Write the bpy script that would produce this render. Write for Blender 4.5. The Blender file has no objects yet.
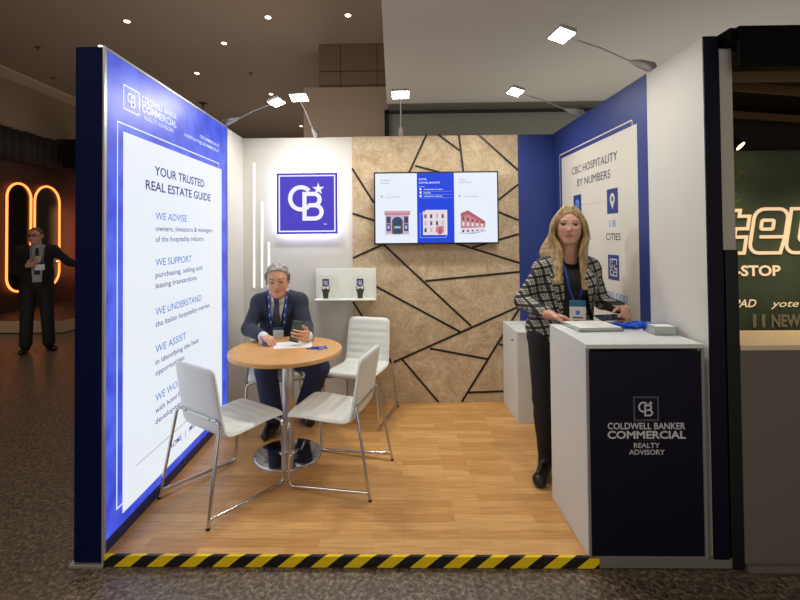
import bpy, bmesh, math, random
import numpy as np
from mathutils import Vector, Matrix
random.seed(7)
SC = bpy.context.scene
COL = SC.collection
PI = math.pi

# ------------------------------------------------------------------ camera
cam_d = bpy.data.cameras.new('camera'); cam = bpy.data.objects.new('camera', cam_d); COL.objects.link(cam)
cam_d.sensor_width = 36.0; cam_d.lens = 446.17 * 36.0 / 800.0
cam_d.shift_x = 0.01756; cam_d.shift_y = -0.08945; cam_d.clip_end = 100
_p, _y, _r = .0178, -.0172, -.0086
_f = Vector((math.sin(_y)*math.cos(_p), math.cos(_y)*math.cos(_p), math.sin(_p)))
_rt = Vector((math.cos(_y), -math.sin(_y), 0)); _up = _rt.cross(_f)
_r2 = _rt*math.cos(_r) + _up*math.sin(_r); _u2 = -_rt*math.sin(_r) + _up*math.cos(_r)
M = Matrix((_r2, _u2, -_f)).transposed().to_4x4(); M.translation = Vector((-.0428, -2.1509, 1.5285))
cam.matrix_world = M
SC.camera = cam

# ------------------------------------------------------------------ world, exposure, hall lights
SC.view_settings.view_transform = 'Standard'; SC.view_settings.look = 'None'
SC.view_settings.exposure = 0.12; SC.view_settings.gamma = 1.0; SC.view_settings.use_curve_mapping = False
wd = bpy.data.worlds.new('hall_ambience'); SC.world = wd; wd.use_nodes = True
wd.node_tree.nodes['Background'].inputs[0].default_value = (1.0, 0.9, 0.78, 1)
wd.node_tree.nodes['Background'].inputs[1].default_value = 0.30

LAMP_W = 7.0         # each arm spotlight
LAMP_C = (1.0, 0.97, 0.89)
BOX_E = 0.87           # lightbox face
def light(name, kind, loc, target, watt, color, size=.1, size_y=None, spread=None, spot=None):
    d = bpy.data.lights.new(name, kind); d.energy = watt; d.color = color
    if kind == 'AREA':
        d.size = size
        if size_y: d.shape = 'RECTANGLE'; d.size_y = size_y
        if spread: d.spread = spread
    if kind == 'SPOT':
        d.spot_size = spot or 1.5; d.spot_blend = .8; d.shadow_soft_size = size
    o = bpy.data.objects.new(name, d); COL.objects.link(o); o.location = loc
    o.rotation_euler = (Vector(target) - Vector(loc)).to_track_quat('-Z', 'Y').to_euler()
    return o
# ceiling lights of the hall (over the aisle behind the camera and over the left aisle)
light('hall_light', 'AREA', (-3.5, -2.5, 4.6), (-3.5, -2.5, 0), 60, (1, .88, .72), 2.0, 2.0)
light('hall_light', 'AREA', (.8, -4.5, 3.5), (.3, -1.5, 0), 30, (1, .9, .78), 2.0, 1.0)
light('hall_light', 'AREA', (-5.0, 4.5, 4.7), (-5.0, 4.5, 0), 22, (1, .8, .62), 1.0, 3.0)
light('hall_light', 'AREA', (-3.0, 9.0, 4.7), (-3, 9, 0), 30, (1, .85, .68), 2.0, 3.0)

# unseen area lights, added low in the hall to brighten its ceiling
light('ceiling_fill', 'AREA', (3.2, 3.4, 1.2), (3.0, 3.2, 4), 58, (1, .95, .88), 4.5, 1.5)
light('ceiling_fill', 'AREA', (-1.6, 3.6, 1.2), (-1.9, 4.6, 4.8), 36, (1, .86, .74), 2.0, 1.2)
light('ceiling_fill', 'AREA', (-4.6, 2.2, .4), (-4.6, 3.6, 4.8), 6, (1, .86, .74), 2.0, 3.0)
light('ceiling_fill', 'AREA', (1.0, -4.8, .6), (1.6, -2.2, 3.6), 20, (1, .94, .86), 6.0, 2.0)
light('ceiling_fill', 'AREA', (-3.0, 9.5, .6), (-2.6, 9.0, 4.8), 46, (1, .86, .74), 3.0, 3.0)
# ------------------------------------------------------------------ materials
def srgb(r, g, b):
    f = lambda c: (c/255/12.92) if c/255 <= .04045 else ((c/255+.055)/1.055)**2.4
    return (f(r), f(g), f(b), 1)
MATS = {}
def nodes(name):
    m = bpy.data.materials.new(name); m.use_nodes = True; nt = m.node_tree
    return m, nt, nt.nodes['Principled BSDF']
def mat(name, rgb, rough=.5, metal=0, spec=.5, noise=0, nscale=20, bump=0, bscale=80, emit=0, trans=0, alpha=1, sheen=0, coat=0):
    if name in MATS: return MATS[name]
    m, nt, b = nodes(name); c = srgb(*rgb)
    b.inputs['Base Color'].default_value = c; b.inputs['Roughness'].default_value = rough
    b.inputs['Metallic'].default_value = metal; b.inputs['Specular IOR Level'].default_value = spec
    b.inputs['Transmission Weight'].default_value = trans; b.inputs['Alpha'].default_value = alpha
    b.inputs['Sheen Weight'].default_value = sheen; b.inputs['Coat Weight'].default_value = coat
    tc = nt.nodes.new('ShaderNodeTexCoord')
    if noise:
        n = nt.nodes.new('ShaderNodeTexNoise'); n.inputs['Scale'].default_value = nscale; n.inputs['Detail'].default_value = 5
        r = nt.nodes.new('ShaderNodeValToRGB'); r.color_ramp.elements[0].position = .3; r.color_ramp.elements[1].position = .7
        r.color_ramp.elements[0].color = tuple(max(0, x*(1-noise)) for x in c[:3]) + (1,)
        r.color_ramp.elements[1].color = tuple(min(1, x*(1+noise)) for x in c[:3]) + (1,)
        nt.links.new(tc.outputs['Object'], n.inputs['Vector']); nt.links.new(n.outputs['Fac'], r.inputs['Fac'])
        nt.links.new(r.outputs['Color'], b.inputs['Base Color'])
    if bump:
        n = nt.nodes.new('ShaderNodeTexNoise'); n.inputs['Scale'].default_value = bscale; n.inputs['Detail'].default_value = 4
        bp = nt.nodes.new('ShaderNodeBump'); bp.inputs['Strength'].default_value = bump; bp.inputs['Distance'].default_value = .01
        nt.links.new(tc.outputs['Object'], n.inputs['Vector']); nt.links.new(n.outputs['Fac'], bp.inputs['Height'])
        nt.links.new(bp.outputs['Normal'], b.inputs['Normal'])
    if emit:
        b.inputs['Emission Color'].default_value = c; b.inputs['Emission Strength'].default_value = emit
    MATS[name] = m
    return m
def emis(name, rgb, e=1.0, base=0.04, rough=.35):
    """self lit face (backlit print, screen, lamp)"""
    if name in MATS: return MATS[name]
    m, nt, b = nodes(name); c = srgb(*rgb)
    b.inputs['Base Color'].default_value = (base*c[0], base*c[1], base*c[2], 1); b.inputs['Roughness'].default_value = rough
    b.inputs['Specular IOR Level'].default_value = .2
    b.inputs['Emission Color'].default_value = c; b.inputs['Emission Strength'].default_value = e
    MATS[name] = m
    return m

# wood laminate floor: short narrow strips running across the booth
def wood_floor():
    m, nt, b = nodes('oak_laminate'); N = nt.nodes; L = nt.links
    tc = N.new('ShaderNodeTexCoord')
    br = N.new('ShaderNodeTexBrick'); br.offset = .37; br.offset_frequency = 2
    br.inputs['Scale'].default_value = 1; br.inputs['Brick Width'].default_value = .43; br.inputs['Row Height'].default_value = .066
    br.inputs['Mortar Size'].default_value = .0009; br.inputs['Mortar Smooth'].default_value = .3; br.inputs['Bias'].default_value = 0
    br.inputs['Color1'].default_value = srgb(228, 180, 116); br.inputs['Color2'].default_value = srgb(206, 152, 90)
    br.inputs['Mortar'].default_value = srgb(180, 134, 84)
    mp = N.new('ShaderNodeMapping'); mp.inputs['Scale'].default_value = (3, 45, 1)
    n = N.new('ShaderNodeTexNoise'); n.inputs['Scale'].default_value = 1.6; n.inputs['Detail'].default_value = 8; n.inputs['Distortion'].default_value = .6
    r = N.new('ShaderNodeValToRGB'); r.color_ramp.elements[0].color = (.78, .74, .70, 1); r.color_ramp.elements[1].color = (1.08, 1.06, 1.04, 1)
    r.color_ramp.elements[0].position = .3; r.color_ramp.elements[1].position = .68
    mx = N.new('ShaderNodeMixRGB'); mx.blend_type = 'MULTIPLY'; mx.inputs[0].default_value = .9
    L.new(tc.outputs['Object'], br.inputs['Vector']); L.new(tc.outputs['Object'], mp.inputs['Vector']); L.new(mp.outputs[0], n.inputs['Vector'])
    L.new(n.outputs['Fac'], r.inputs['Fac']); L.new(br.outputs['Color'], mx.inputs[1]); L.new(r.outputs['Color'], mx.inputs[2])
    L.new(mx.outputs[0], b.inputs['Base Color']); b.inputs['Roughness'].default_value = .3; b.inputs['Specular IOR Level'].default_value = .5
    return m
def stone_floor():
    m, nt, b = nodes('hall_stone'); N = nt.nodes; L = nt.links
    tc = N.new('ShaderNodeTexCoord')
    n = N.new('ShaderNodeTexNoise'); n.inputs['Scale'].default_value = 42; n.inputs['Detail'].default_value = 9; n.inputs['Roughness'].default_value = .75
    r = N.new('ShaderNodeValToRGB'); e = r.color_ramp.elements
    e[0].position = .36; e[0].color = srgb(44, 37, 31); e[1].position = .68; e[1].color = srgb(182, 164, 142)
    k = e.new(.5); k.color = srgb(104, 90, 76)
    n2 = N.new('ShaderNodeTexNoise'); n2.inputs['Scale'].default_value = 1.6; n2.inputs['Detail'].default_value = 5; n2.inputs['Distortion'].default_value = 1.5
    r2 = N.new('ShaderNodeValToRGB'); r2.color_ramp.elements[0].color = (.7, .7, .7, 1); r2.color_ramp.elements[1].color = (1.15, 1.15, 1.15, 1)
    mx = N.new('ShaderNodeMixRGB'); mx.blend_type = 'MULTIPLY'; mx.inputs[0].default_value = 1
    L.new(tc.outputs['Object'], n.inputs['Vector']); L.new(tc.outputs['Object'], n2.inputs['Vector'])
    L.new(n.outputs['Fac'], r.inputs['Fac']); L.new(n2.outputs['Fac'], r2.inputs['Fac'])
    L.new(r.outputs['Color'], mx.inputs[1]); L.new(r2.outputs['Color'], mx.inputs[2]); L.new(mx.outputs[0], b.inputs['Base Color'])
    bp = N.new('ShaderNodeBump'); bp.inputs['Strength'].default_value = .25; bp.inputs['Distance'].default_value = .004
    L.new(n.outputs['Fac'], bp.inputs['Height']); L.new(bp.outputs['Normal'], b.inputs['Normal'])
    b.inputs['Roughness'].default_value = .38; b.inputs['Specular IOR Level'].default_value = .6
    return m
def stone_panel():
    m, nt, b = nodes('sand_plaster'); N = nt.nodes; L = nt.links
    tc = N.new('ShaderNodeTexCoord')
    n = N.new('ShaderNodeTexNoise'); n.inputs['Scale'].default_value = 4.5; n.inputs['Detail'].default_value = 9; n.inputs['Roughness'].default_value = .65; n.inputs['Distortion'].default_value = 1.3
    r = N.new('ShaderNodeValToRGB'); e = r.color_ramp.elements
    e[0].position = .3; e[0].color = srgb(186, 162, 130); e[1].position = .72; e[1].color = srgb(220, 202, 172)
    k = e.new(.52); k.color = srgb(204, 182, 150)
    mu = N.new('ShaderNodeTexNoise'); mu.inputs['Scale'].default_value = 7; mu.inputs['Detail'].default_value = 12; mu.inputs['Roughness'].default_value = .72; mu.inputs['Distortion'].default_value = 3
    r2 = N.new('ShaderNodeValToRGB'); r2.color_ramp.elements[0].position = .47; r2.color_ramp.elements[0].color = (1, 1, 1, 1)
    r2.color_ramp.elements[1].position = .53; r2.color_ramp.elements[1].color = (.68, .64, .58, 1)
    k2 = r2.color_ramp.elements.new(.58); k2.color = (1, 1, 1, 1)
    mx = N.new('ShaderNodeMixRGB'); mx.blend_type = 'MULTIPLY'; mx.inputs[0].default_value = .75
    L.new(tc.outputs['Object'], n.inputs['Vector']); L.new(tc.outputs['Object'], mu.inputs['Vector'])
    L.new(n.outputs['Fac'], r.inputs['Fac']); L.new(mu.outputs['Fac'], r2.inputs['Fac'])
    L.new(r.outputs['Color'], mx.inputs[1]); L.new(r2.outputs['Color'], mx.inputs[2]); L.new(mx.outputs[0], b.inputs['Base Color'])
    bp = N.new('ShaderNodeBump'); bp.inputs['Strength'].default_value = .5; bp.inputs['Distance'].default_value = .01
    L.new(mu.outputs['Fac'], bp.inputs['Height']); L.new(bp.outputs['Normal'], b.inputs['Normal'])
    b.inputs['Roughness'].default_value = .8
    return m
def hazard_tape():
    m, nt, b = nodes('hazard_stripes'); N = nt.nodes; L = nt.links
    tc = N.new('ShaderNodeTexCoord'); sp = N.new('ShaderNodeSeparateXYZ'); L.new(tc.outputs['Object'], sp.inputs[0])
    a = N.new('ShaderNodeMath'); a.operation = 'MULTIPLY_ADD'; a.inputs[1].default_value = -1.25; L.new(sp.outputs['Z'], a.inputs[0]); L.new(sp.outputs['X'], a.inputs[2])
    y = N.new('ShaderNodeMath'); y.operation = 'MULTIPLY_ADD'; y.inputs[1].default_value = -1.25; L.new(sp.outputs['Y'], y.inputs[0]); L.new(a.outputs[0], y.inputs[2])
    d = N.new('ShaderNodeMath'); d.operation = 'DIVIDE'; d.inputs[1].default_value = .158; L.new(y.outputs[0], d.inputs[0])
    fr = N.new('ShaderNodeMath'); fr.operation = 'FRACT'; L.new(d.outputs[0], fr.inputs[0])
    g = N.new('ShaderNodeMath'); g.operation = 'GREATER_THAN'; g.inputs[1].default_value = .5; L.new(fr.outputs[0], g.inputs[0])
    mx = N.new('ShaderNodeMixRGB'); mx.inputs[1].default_value = srgb(24, 22, 26); mx.inputs[2].default_value = srgb(255, 222, 20)
    L.new(g.outputs[0], mx.inputs[0]); L.new(mx.outputs[0], b.inputs['Base Color']); b.inputs['Roughness'].default_value = .35
    return m
def lightbox_blue():
    m, nt, b = nodes('backlit_blue_print'); N = nt.nodes; L = nt.links
    tc = N.new('ShaderNodeTexCoord'); n = N.new('ShaderNodeTexNoise'); n.inputs['Scale'].default_value = 7; n.inputs['Detail'].default_value = 1
    r = N.new('ShaderNodeValToRGB'); r.color_ramp.elements[0].position = .35; r.color_ramp.elements[1].position = .75
    r.color_ramp.elements[0].color = srgb(44, 66, 205); r.color_ramp.elements[1].color = srgb(80, 106, 238)
    L.new(tc.outputs['Object'], n.inputs['Vector']); L.new(n.outputs['Fac'], r.inputs['Fac']); L.new(r.outputs['Color'], b.inputs['Emission Color'])
    b.inputs['Emission Strength'].default_value = BOX_E; b.inputs['Base Color'].default_value = srgb(20, 30, 90); b.inputs['Roughness'].default_value = .4
    return m
WOOD, STONE, SAND, TAPE, BBLUE = wood_floor(), stone_floor(), stone_panel(), hazard_tape(), lightbox_blue()
WHITE = mat('white_laminate', (224, 228, 228), .45); WALLW = mat('white_wall_paint', (212, 210, 203), .6, bump=.03)
NAVY = mat('navy_print', (6, 18, 66), .7, spec=.1); BLUE = mat('royal_blue_print', (34, 56, 128), .5)
DNAVY = mat('dark_navy_print', (9, 8, 34), .45, spec=.25)
CHROME = mat('chrome', (200, 200, 202), .12, metal=1); STEEL = mat('brushed_steel', (190, 188, 184), .28, metal=1)
ALU = mat('aluminium_profile', (190, 192, 190), .35, metal=.6); BLACK = mat('black_plastic', (9, 9, 11), .45)
LEATHER = mat('white_leatherette', (230, 233, 228), .42, bump=.06, bscale=300)
PAPER = mat('paper', (238, 238, 236), .6); LETW = mat('white_lettering', (225, 225, 225), .5)
BOXW = emis('backlit_white_print', (236, 242, 250), BOX_E); BOXT = emis('backlit_dark_blue_ink', (38, 48, 140), BOX_E*.9)
BOXL = emis('backlit_light_blue_ink', (88, 132, 222), BOX_E*.95); BOXG = emis('backlit_grey_ink', (170, 174, 180), BOX_E)
GREYLET = mat('silver_lettering', (214, 214, 222), .45)
ACRYL = mat('clear_acrylic', (240, 246, 246), .08, trans=.85)
PENB = mat('blue_pen_plastic', (26, 100, 232), .3)

# ------------------------------------------------------------------ mesh tools
class MB:
    def __init__(s): s.v = []; s.f = []; s.m = []; s.mats = []; s.smooth = []
    def mi(s, m):
        if m not in s.mats: s.mats.append(m)
        return s.mats.index(m)
    def add(s, vs, fs, m, smooth=False):
        o = len(s.v); s.v += [tuple(v) for v in vs]; k = s.mi(m)
        for f in fs: s.f.append([i+o for i in f]); s.m.append(k); s.smooth.append(smooth)
    def box(s, a, b, m, mx=None):
        x0, y0, z0 = a; x1, y1, z1 = b
        vs = [(x0,y0,z0),(x1,y0,z0),(x1,y1,z0),(x0,y1,z0),(x0,y0,z1),(x1,y0,z1),(x1,y1,z1),(x0,y1,z1)]
        if mx is not None: vs = [mx @ Vector(v) for v in vs]
        s.add(vs, [(0,3,2,1),(4,5,6,7),(0,1,5,4),(1,2,6,5),(2,3,7,6),(3,0,4,7)], m); return s
    def prism(s, poly, o, ex, ey, h, m):
        """poly of (u,v) on plane o,ex,ey extruded by vector h"""
        o, ex, ey, h = map(Vector, (o, ex, ey, h)); n = len(poly)
        vs = [o + ex*u + ey*v for u, v in poly]; vs2 = [v + h for v in vs]
        s.add(vs + vs2, [tuple(range(n)), tuple(reversed(range(n, 2*n)))] + [((i+1) % n, i, i+n, (i+1) % n+n) for i in range(n)], m); return s
    def tube(s, pts, r, m, seg=10, caps=True):
        pts = [Vector(p) for p in pts]; vs = []; fs = []
        rs = r if isinstance(r, (list, tuple)) else [r]*len(pts)
        t = (pts[1]-pts[0]).normalized(); nrm = t.orthogonal().normalized()
        for i, p in enumerate(pts):
            if i == 0: d = pts[1]-pts[0]
            elif i == len(pts)-1: d = pts[-1]-pts[-2]
            else: d = (pts[i+1]-p).normalized() + (p-pts[i-1]).normalized()
            d = d.normalized(); nrm = (nrm - d*nrm.dot(d)).normalized(); b = d.cross(nrm)
            for k in range(seg):
                a = 2*PI*k/seg; vs.append(p + (nrm*math.cos(a)+b*math.sin(a))*rs[i])
        for i in range(len(pts)-1):
            for k in range(seg):
                k2 = (k+1) % seg; fs.append((i*seg+k, i*seg+k2, (i+1)*seg+k2, (i+1)*seg+k))
        s.add(vs, fs, m, True)
        if caps:
            n = len(vs); s.add(vs[:seg], [tuple(reversed(range(seg)))], m); s.add(vs[-seg:], [tuple(range(seg))], m)
        return s
    def lathe(s, prof, c, m, seg=48, smooth=True):
        vs = []; fs = []
        for r, z in prof:
            for k in range(seg):
                a = 2*PI*k/seg; vs.append((c[0]+r*math.cos(a), c[1]+r*math.sin(a), c[2]+z))
        for i in range(len(prof)-1):
            for k in range(seg):
                k2 = (k+1) % seg; fs.append((i*seg+k, i*seg+k2, (i+1)*seg+k2, (i+1)*seg+k))
        s.add(vs, fs, m, smooth)
        s.add(vs[-seg:], [tuple(range(seg))], m); s.add(vs[:seg], [tuple(reversed(range(seg)))], m)
        return s
    def mesh(s, me, m, mx):
        vs = [mx @ v.co for v in me.vertices]; s.add(vs, [tuple(p.vertices) for p in me.polygons], m); return s
    def build(s, name, parent=None, bevel=0, loc=None, fix=True):
        me = bpy.data.meshes.new(name); me.from_pydata(s.v, [], s.f)
        for m in s.mats: me.materials.append(m)
        me.polygons.foreach_set('material_index', s.m); me.polygons.foreach_set('use_smooth', s.smooth)
        if fix:
            bm = bmesh.new(); bm.from_mesh(me); bmesh.ops.recalc_face_normals(bm, faces=bm.faces); bm.to_mesh(me); bm.free()
        me.update()
        o = bpy.data.objects.new(name, me); COL.objects.link(o)
        if loc is not None:
            me.transform(Matrix.Translation(-Vector(loc))); o.location = loc
        if parent is not None:
            o.parent = parent
            o.location = o.location - parent_world(parent)
        if bevel:
            b = o.modifiers.new('bevel', 'BEVEL'); b.width = bevel; b.segments = 2; b.limit_method = 'ANGLE'
        return o
def parent_world(p):
    v = Vector((0, 0, 0))
    while p is not None: v = v + p.location; p = p.parent
    return v
def bx(name, a, b, m, parent=None, bevel=0): return MB().box(a, b, m).build(name, parent, bevel)
def tag(o, label=None, cat=None, group=None, kind=None):
    if label: o['label'] = label
    if cat: o['category'] = cat
    if group: o['group'] = group
    if kind: o['kind'] = kind
    return o
def struct(o): o['kind'] = 'structure'; return o
def thing(name, loc, label, cat, group=None):
    o = bpy.data.objects.new(name, None); COL.objects.link(o); o.location = loc; o.empty_display_size = .1
    return tag(o, label, cat, group)
def copy_tree(o, parent=None):
    c = o.copy(); COL.objects.link(c)
    if parent is not None: c.parent = parent
    for ch in list(o.children): copy_tree(ch, c)
    return c

# text: built-in font turned into a flat mesh, fitted to a width and a cap height
_tc = {}
def text_mesh(s, bold=0, shear=0):
    k = (s, bold, shear)
    if k not in _tc:
        cu = bpy.data.curves.new('lettering', 'FONT'); cu.body = s; cu.offset = bold; cu.shear = shear; cu.resolution_u = 3; cu.size = 1
        o = bpy.data.objects.new('lettering', cu); COL.objects.link(o)
        dg = bpy.context.evaluated_depsgraph_get(); dg.update()
        me = bpy.data.meshes.new_from_object(o.evaluated_get(dg)); bpy.data.objects.remove(o)
        xs = [v.co.x for v in me.vertices]
        _tc[k] = (me, min(xs), max(xs))
    return _tc[k]
CAP = .729
def put_text(mb, s, m, o, ex, ey, cap, width=None, align='L', bold=0, shear=0):
    """o: baseline anchor; ex, ey unit vectors; cap height in m; width fits the line"""
    me, x0, x1 = text_mesh(s, bold, shear); o, ex, ey = Vector(o), Vector(ex), Vector(ey)
    sy = cap/CAP; sx = width/(x1-x0) if width else sy*.95
    w = (x1-x0)*sx; off = {'L': 0, 'C': -w/2, 'R': -w}[align]
    n = ex.cross(ey)
    mx = Matrix((ex*sx, ey*sy, n)).transposed().to_4x4(); mx.translation = o + ex*(off - x0*sx)
    mb.mesh(me, m, mx)
def quad(mb, o, ex, ey, u0, v0, u1, v1, m, n=.0):
    o, ex, ey = Vector(o), Vector(ex), Vector(ey); nn = ex.cross(ey)*n
    mb.add([o+ex*u0+ey*v0+nn, o+ex*u1+ey*v0+nn, o+ex*u1+ey*v1+nn, o+ex*u0+ey*v1+nn], [(0, 1, 2, 3)], m)
def frame2d(mb, o, ex, ey, u0, v0, u1, v1, t, m, n=0.):
    quad(mb, o, ex, ey, u0, v0, u1, v0+t, m, n); quad(mb, o, ex, ey, u0, v1-t, u1, v1, m, n)
    quad(mb, o, ex, ey, u0, v0+t, u0+t, v1-t, m, n); quad(mb, o, ex, ey, u1-t, v0+t, u1, v1-t, m, n)
def stroke2d(mb, o, ex, ey, pts, t, m, n=0., h=0.0, closed=False):
    """mitred flat stroke along pts"""
    o, ex, ey = Vector(o), Vector(ex), Vector(ey); nn = ex.cross(ey)
    P = [Vector((p[0], p[1])) for p in pts]; k = len(P); A = []; B = []
    for i in range(k):
        a = P[i-1] if (i > 0 or closed) else None; c = P[(i+1) % k] if (i < k-1 or closed) else None
        d1 = (P[i]-a).normalized() if a is not None else (c-P[i]).normalized()
        d2 = (c-P[i]).normalized() if c is not None else d1
        n1 = Vector((-d1.y, d1.x)); n2 = Vector((-d2.y, d2.x)); b = (n1+n2)
        b = b.normalized() if b.length > 1e-6 else n1
        l = t/2/max(.45, b.dot(n1)); A.append(P[i]+b*l); B.append(P[i]-b*l)
    W = lambda q, z: o+ex*q.x+ey*q.y+nn*z
    rng = range(k) if closed else range(k-1)
    if h == 0:
        vs = [W(q, n) for q in A] + [W(q, n) for q in B]
        mb.add(vs, [(i, i+k, (i+1) % k+k, (i+1) % k) for i in rng], m)
    else:
        vs = [W(q, n) for q in A]+[W(q, n) for q in B]+[W(q, n+h) for q in A]+[W(q, n+h) for q in B]
        fs = []
        for i in rng:
            j = (i+1) % k
            fs += [(i, i+k, j+k, j), (i+2*k, j+2*k, j+3*k, i+3*k), (i, j, j+2*k, i+2*k), (i+k, i+3*k, j+3*k, j+k)]
        if not closed: fs += [(0, k, 3*k, 2*k), (k-1, 3*k-1, 4*k-1, 2*k-1)]
        mb.add(vs, fs, m)
def arc(cx, cy, rx, ry, a0, a1, n=16): return [(cx+rx*math.cos(math.radians(a0+(a1-a0)*i/n)), cy+ry*math.sin(math.radians(a0+(a1-a0)*i/n))) for i in range(n+1)]
def emblem(mb, o, ex, ey, s, m, n=.002, h=.004, mb2=None):
    """two interlocked capitals and a star, in a unit square of side s centred on o"""
    t = .075*s
    C = [(x*s, y*s) for x, y in arc(-.12, .075, .20, .205, 42, 318, 22)]
    stroke2d(mb, o, ex, ey, C, t, m, n, h)
    stroke2d(mb, o, ex, ey, [(-.12*s+.155*s, -.065*s), (-.05*s, -.135*s)], t*.6, m, n, h)
    bl, bt, bm_, bb = -.055, .155, -.055, -.30
    up = [(bl, bt)] + [(x, y) for x, y in arc(.12, (bt+bm_)/2, .105, (bt-bm_)/2, 90, -90, 10)] + [(.02, bm_)]
    lo = [(.02, bm_)] + [(x, y) for x, y in arc(.135, (bb+bm_)/2, .125, (bm_-bb)/2, 90, -90, 10)] + [(bl, bb)]
    stroke2d(mb, o, ex, ey, [(x*s, y*s) for x, y in up], t, m, n+.0006, h)
    stroke2d(mb, o, ex, ey, [(x*s, y*s) for x, y in lo], t, m, n+.0008, h)
    stroke2d(mb, o, ex, ey, [(bl*s, (bt+.037)*s), (bl*s, (bb-.037)*s)], t, m, n+.001, h)
    st = []
    for i in range(10):
        r = (.115 if i % 2 == 0 else .045)*s; a = PI/2 + i*PI/5; st.append((.20*s + r*math.cos(a), .245*s + r*math.sin(a)))
    nn = Vector(ex).cross(Vector(ey))
    mb.prism(st, Vector(o)+nn*n, ex, ey, nn*(h or .0005), m)

# ================================================================== SETTING
W2 = 1.448; HB = 2.46
struct(bx('floor', (-14, -6, -.15), (9, 15, -.05), STONE))
fb = struct(bx('floor_booth', (-1.46, .012, -.045), (1.50, 2.0, 0), WOOD))
pl = struct(MB().box((.915, -.004, -.042), (1.53, .012, .002), mat('white_edge', (120, 118, 112), .5)).build('trim_1'))
wl = struct(bx('wall_left', (-1.53, 1.612, -.05), (-W2, 2.0, HB), WALLW))
wr = struct(MB().box((W2, .004, 0.0), (W2+.07, 2.0, HB+.01), WALLW).build('wall_right'))
wre = struct(MB().box((W2, -.004, -.002), (W2+.072, .004, HB+.014), DNAVY).box((W2+.07, .004, -.05), (W2+.076, 2.0, HB+.01), DNAVY).build('trim_2'))
wb = struct(bx('wall_back', (-1.53, 2.0, -.05), (W2+.08, 2.06, HB), WALLW))
# hall shell
CEIL = mat('hall_ceiling_paint', (150, 134, 120), .9); CEIL2 = mat('grey_ceiling_paint', (176, 170, 162), .9)
ZC = 4.84
struct(bx('ceiling', (-8.4, -6, ZC), (-.13, 15, ZC+.1), CEIL))
struct(bx('ceiling_low', (-.132, -6, 3.6), (9, 4.8, ZC+.1), CEIL2))
BROWNW = mat('brown_hall_wall', (120, 98, 82), .85); BEIGE = mat('beige_soffit', (150, 130, 112), .85)
struct(bx('wall_west_upper', (-8.2, -6, 3.80), (-7.9, 15, ZC), BEIGE))
DARKRED = mat('dark_red_mosaic', (66, 34, 24), .5, noise=.55, nscale=90, bump=.5, bscale=90)
struct(bx('wall_west', (-8.2, -6, -.05), (-7.9, 15, 3.80), DARKRED))
struct(bx('trim_3', (-7.9, -6, ZC-.03), (-7.45, 15, ZC), mat('cove_glow_paint', (205, 186, 160), .8)))  # ceiling band beside the wall, cove light put into its paler colour
struct(bx('wall_far', (-8.2, 14.5, -.05), (9, 14.8, ZC), BROWNW))
MIDW = mat('warm_grey_wall', (176, 158, 142), .85); TILE = mat('stone_tile', (128, 108, 92), .6)
struct(bx('wall_middle', (-1.56, 5.4, -.05), (-.10, 5.7, 4.08), MIDW))
mb = MB().box((-1.30, 5.43, 4.08), (-.10, 5.7, ZC), TILE)
for x in (-.93, -.3): mb.box((x-.006, 5.425, 4.08), (x+.006, 5.432, ZC), mat('tile_joint', (80, 66, 54), .8))
for z in (4.36, ): mb.box((-1.30, 5.425, z-.006), (-.10, 5.432, z+.006), mat('tile_joint', (80, 66, 54), .8))
struct(mb.build('wall_middle_upper'))
struct(bx('wall_hall_back', (-.12, 4.8, -.05), (9, 5.0, 3.6), mat('grey_green_wall', (128, 130, 120), .85)))
struct(MB().box((-.15, 4.74, 3.44), (4.5, 4.8, 3.48), BLACK).box((-.17, 4.74, 0), (-.10, 4.8, 3.50), BLACK).build('trim_4'))
struct(bx('wall_east', (8.6, -6, -.05), (9, 15, 3.6), BROWNW))

# ================================================================== LIGHT BOX (left side wall)
X = -W2; EX, EY = (0, -1, 0), (0, 0, 1)   # seen from inside the booth: right = towards the back = +y
EXL = (0, 1, 0); NL = (-1, 0, 0)
lb = thing('light_box', (-1.525, .8, -.05), 'tall backlit blue and white light box wall with realty guide text, left side', 'light box')
bx('casing', (-1.598, .0, -.03), (-1.459, 1.61, 2.473), NAVY, lb, .002)
mb = MB()
for a, b in (((-1.459, -.006, -.03), (-1.450, .012, 2.475)), ((-1.459, 1.598, -.03), (-1.450, 1.612, 2.475)),
             ((-1.459, .012, 2.462), (-1.450, 1.598, 2.475)), ((-1.459, .012, -.03), (-1.450, 1.598, .006))): mb.box(a, b, ALU)
mb.build('frame', lb)
bx('base_plate', (-1.615, -.014, -.05), (-1.448, .05, -.032), ALU, lb, .003)
O = Vector((-1.4505, 0, 0))
def LQ(mb, y0, z0, y1, z1, m, k):     # rectangle on the face; k = layer
    x = -1.4530 + .0005*k
    mb.add([(x, y0, z0), (x, y1, z0), (x, y1, z1), (x, y0, z1)], [(0, 1, 2, 3)], m)
mb = MB().box((-1.462, .012, .006), (-1.4535, 1.598, 2.462), BBLUE)
LQ(mb, .150, .112, 1.482, 2.09, BOXW, 1)
for a in ((.098, .16, .106, 2.134), (.106, 2.126, 1.432, 2.134), (1.424, 2.09, 1.432, 2.126), (.106, .16, .150, .168)): LQ(mb, *a, BOXW, 1)
mb.build('printed_face', lb)
MB().box((-1.4535, .012, .006), (-1.4490, 1.598, .062), mat('navy_base_strip', (30, 44, 118), .4)).build('base_strip', lb)  # plain navy strip without emission, over the foot of the printed face
def LT(s, m, y, z, cap, width, bold=0, align='L'):
    mb = MB(); put_text(mb, s, m, (-1.4515, y, z), (0, 1, 0), (0, 0, 1), cap, width, align, bold); mb.build('lettering', lb)
LT('COLDWELL BANKER', BOXW, .322, 2.300, .036, .40, .012)
LT('COMMERCIAL', BOXW, .322, 2.245, .044, .40, .02)
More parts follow.
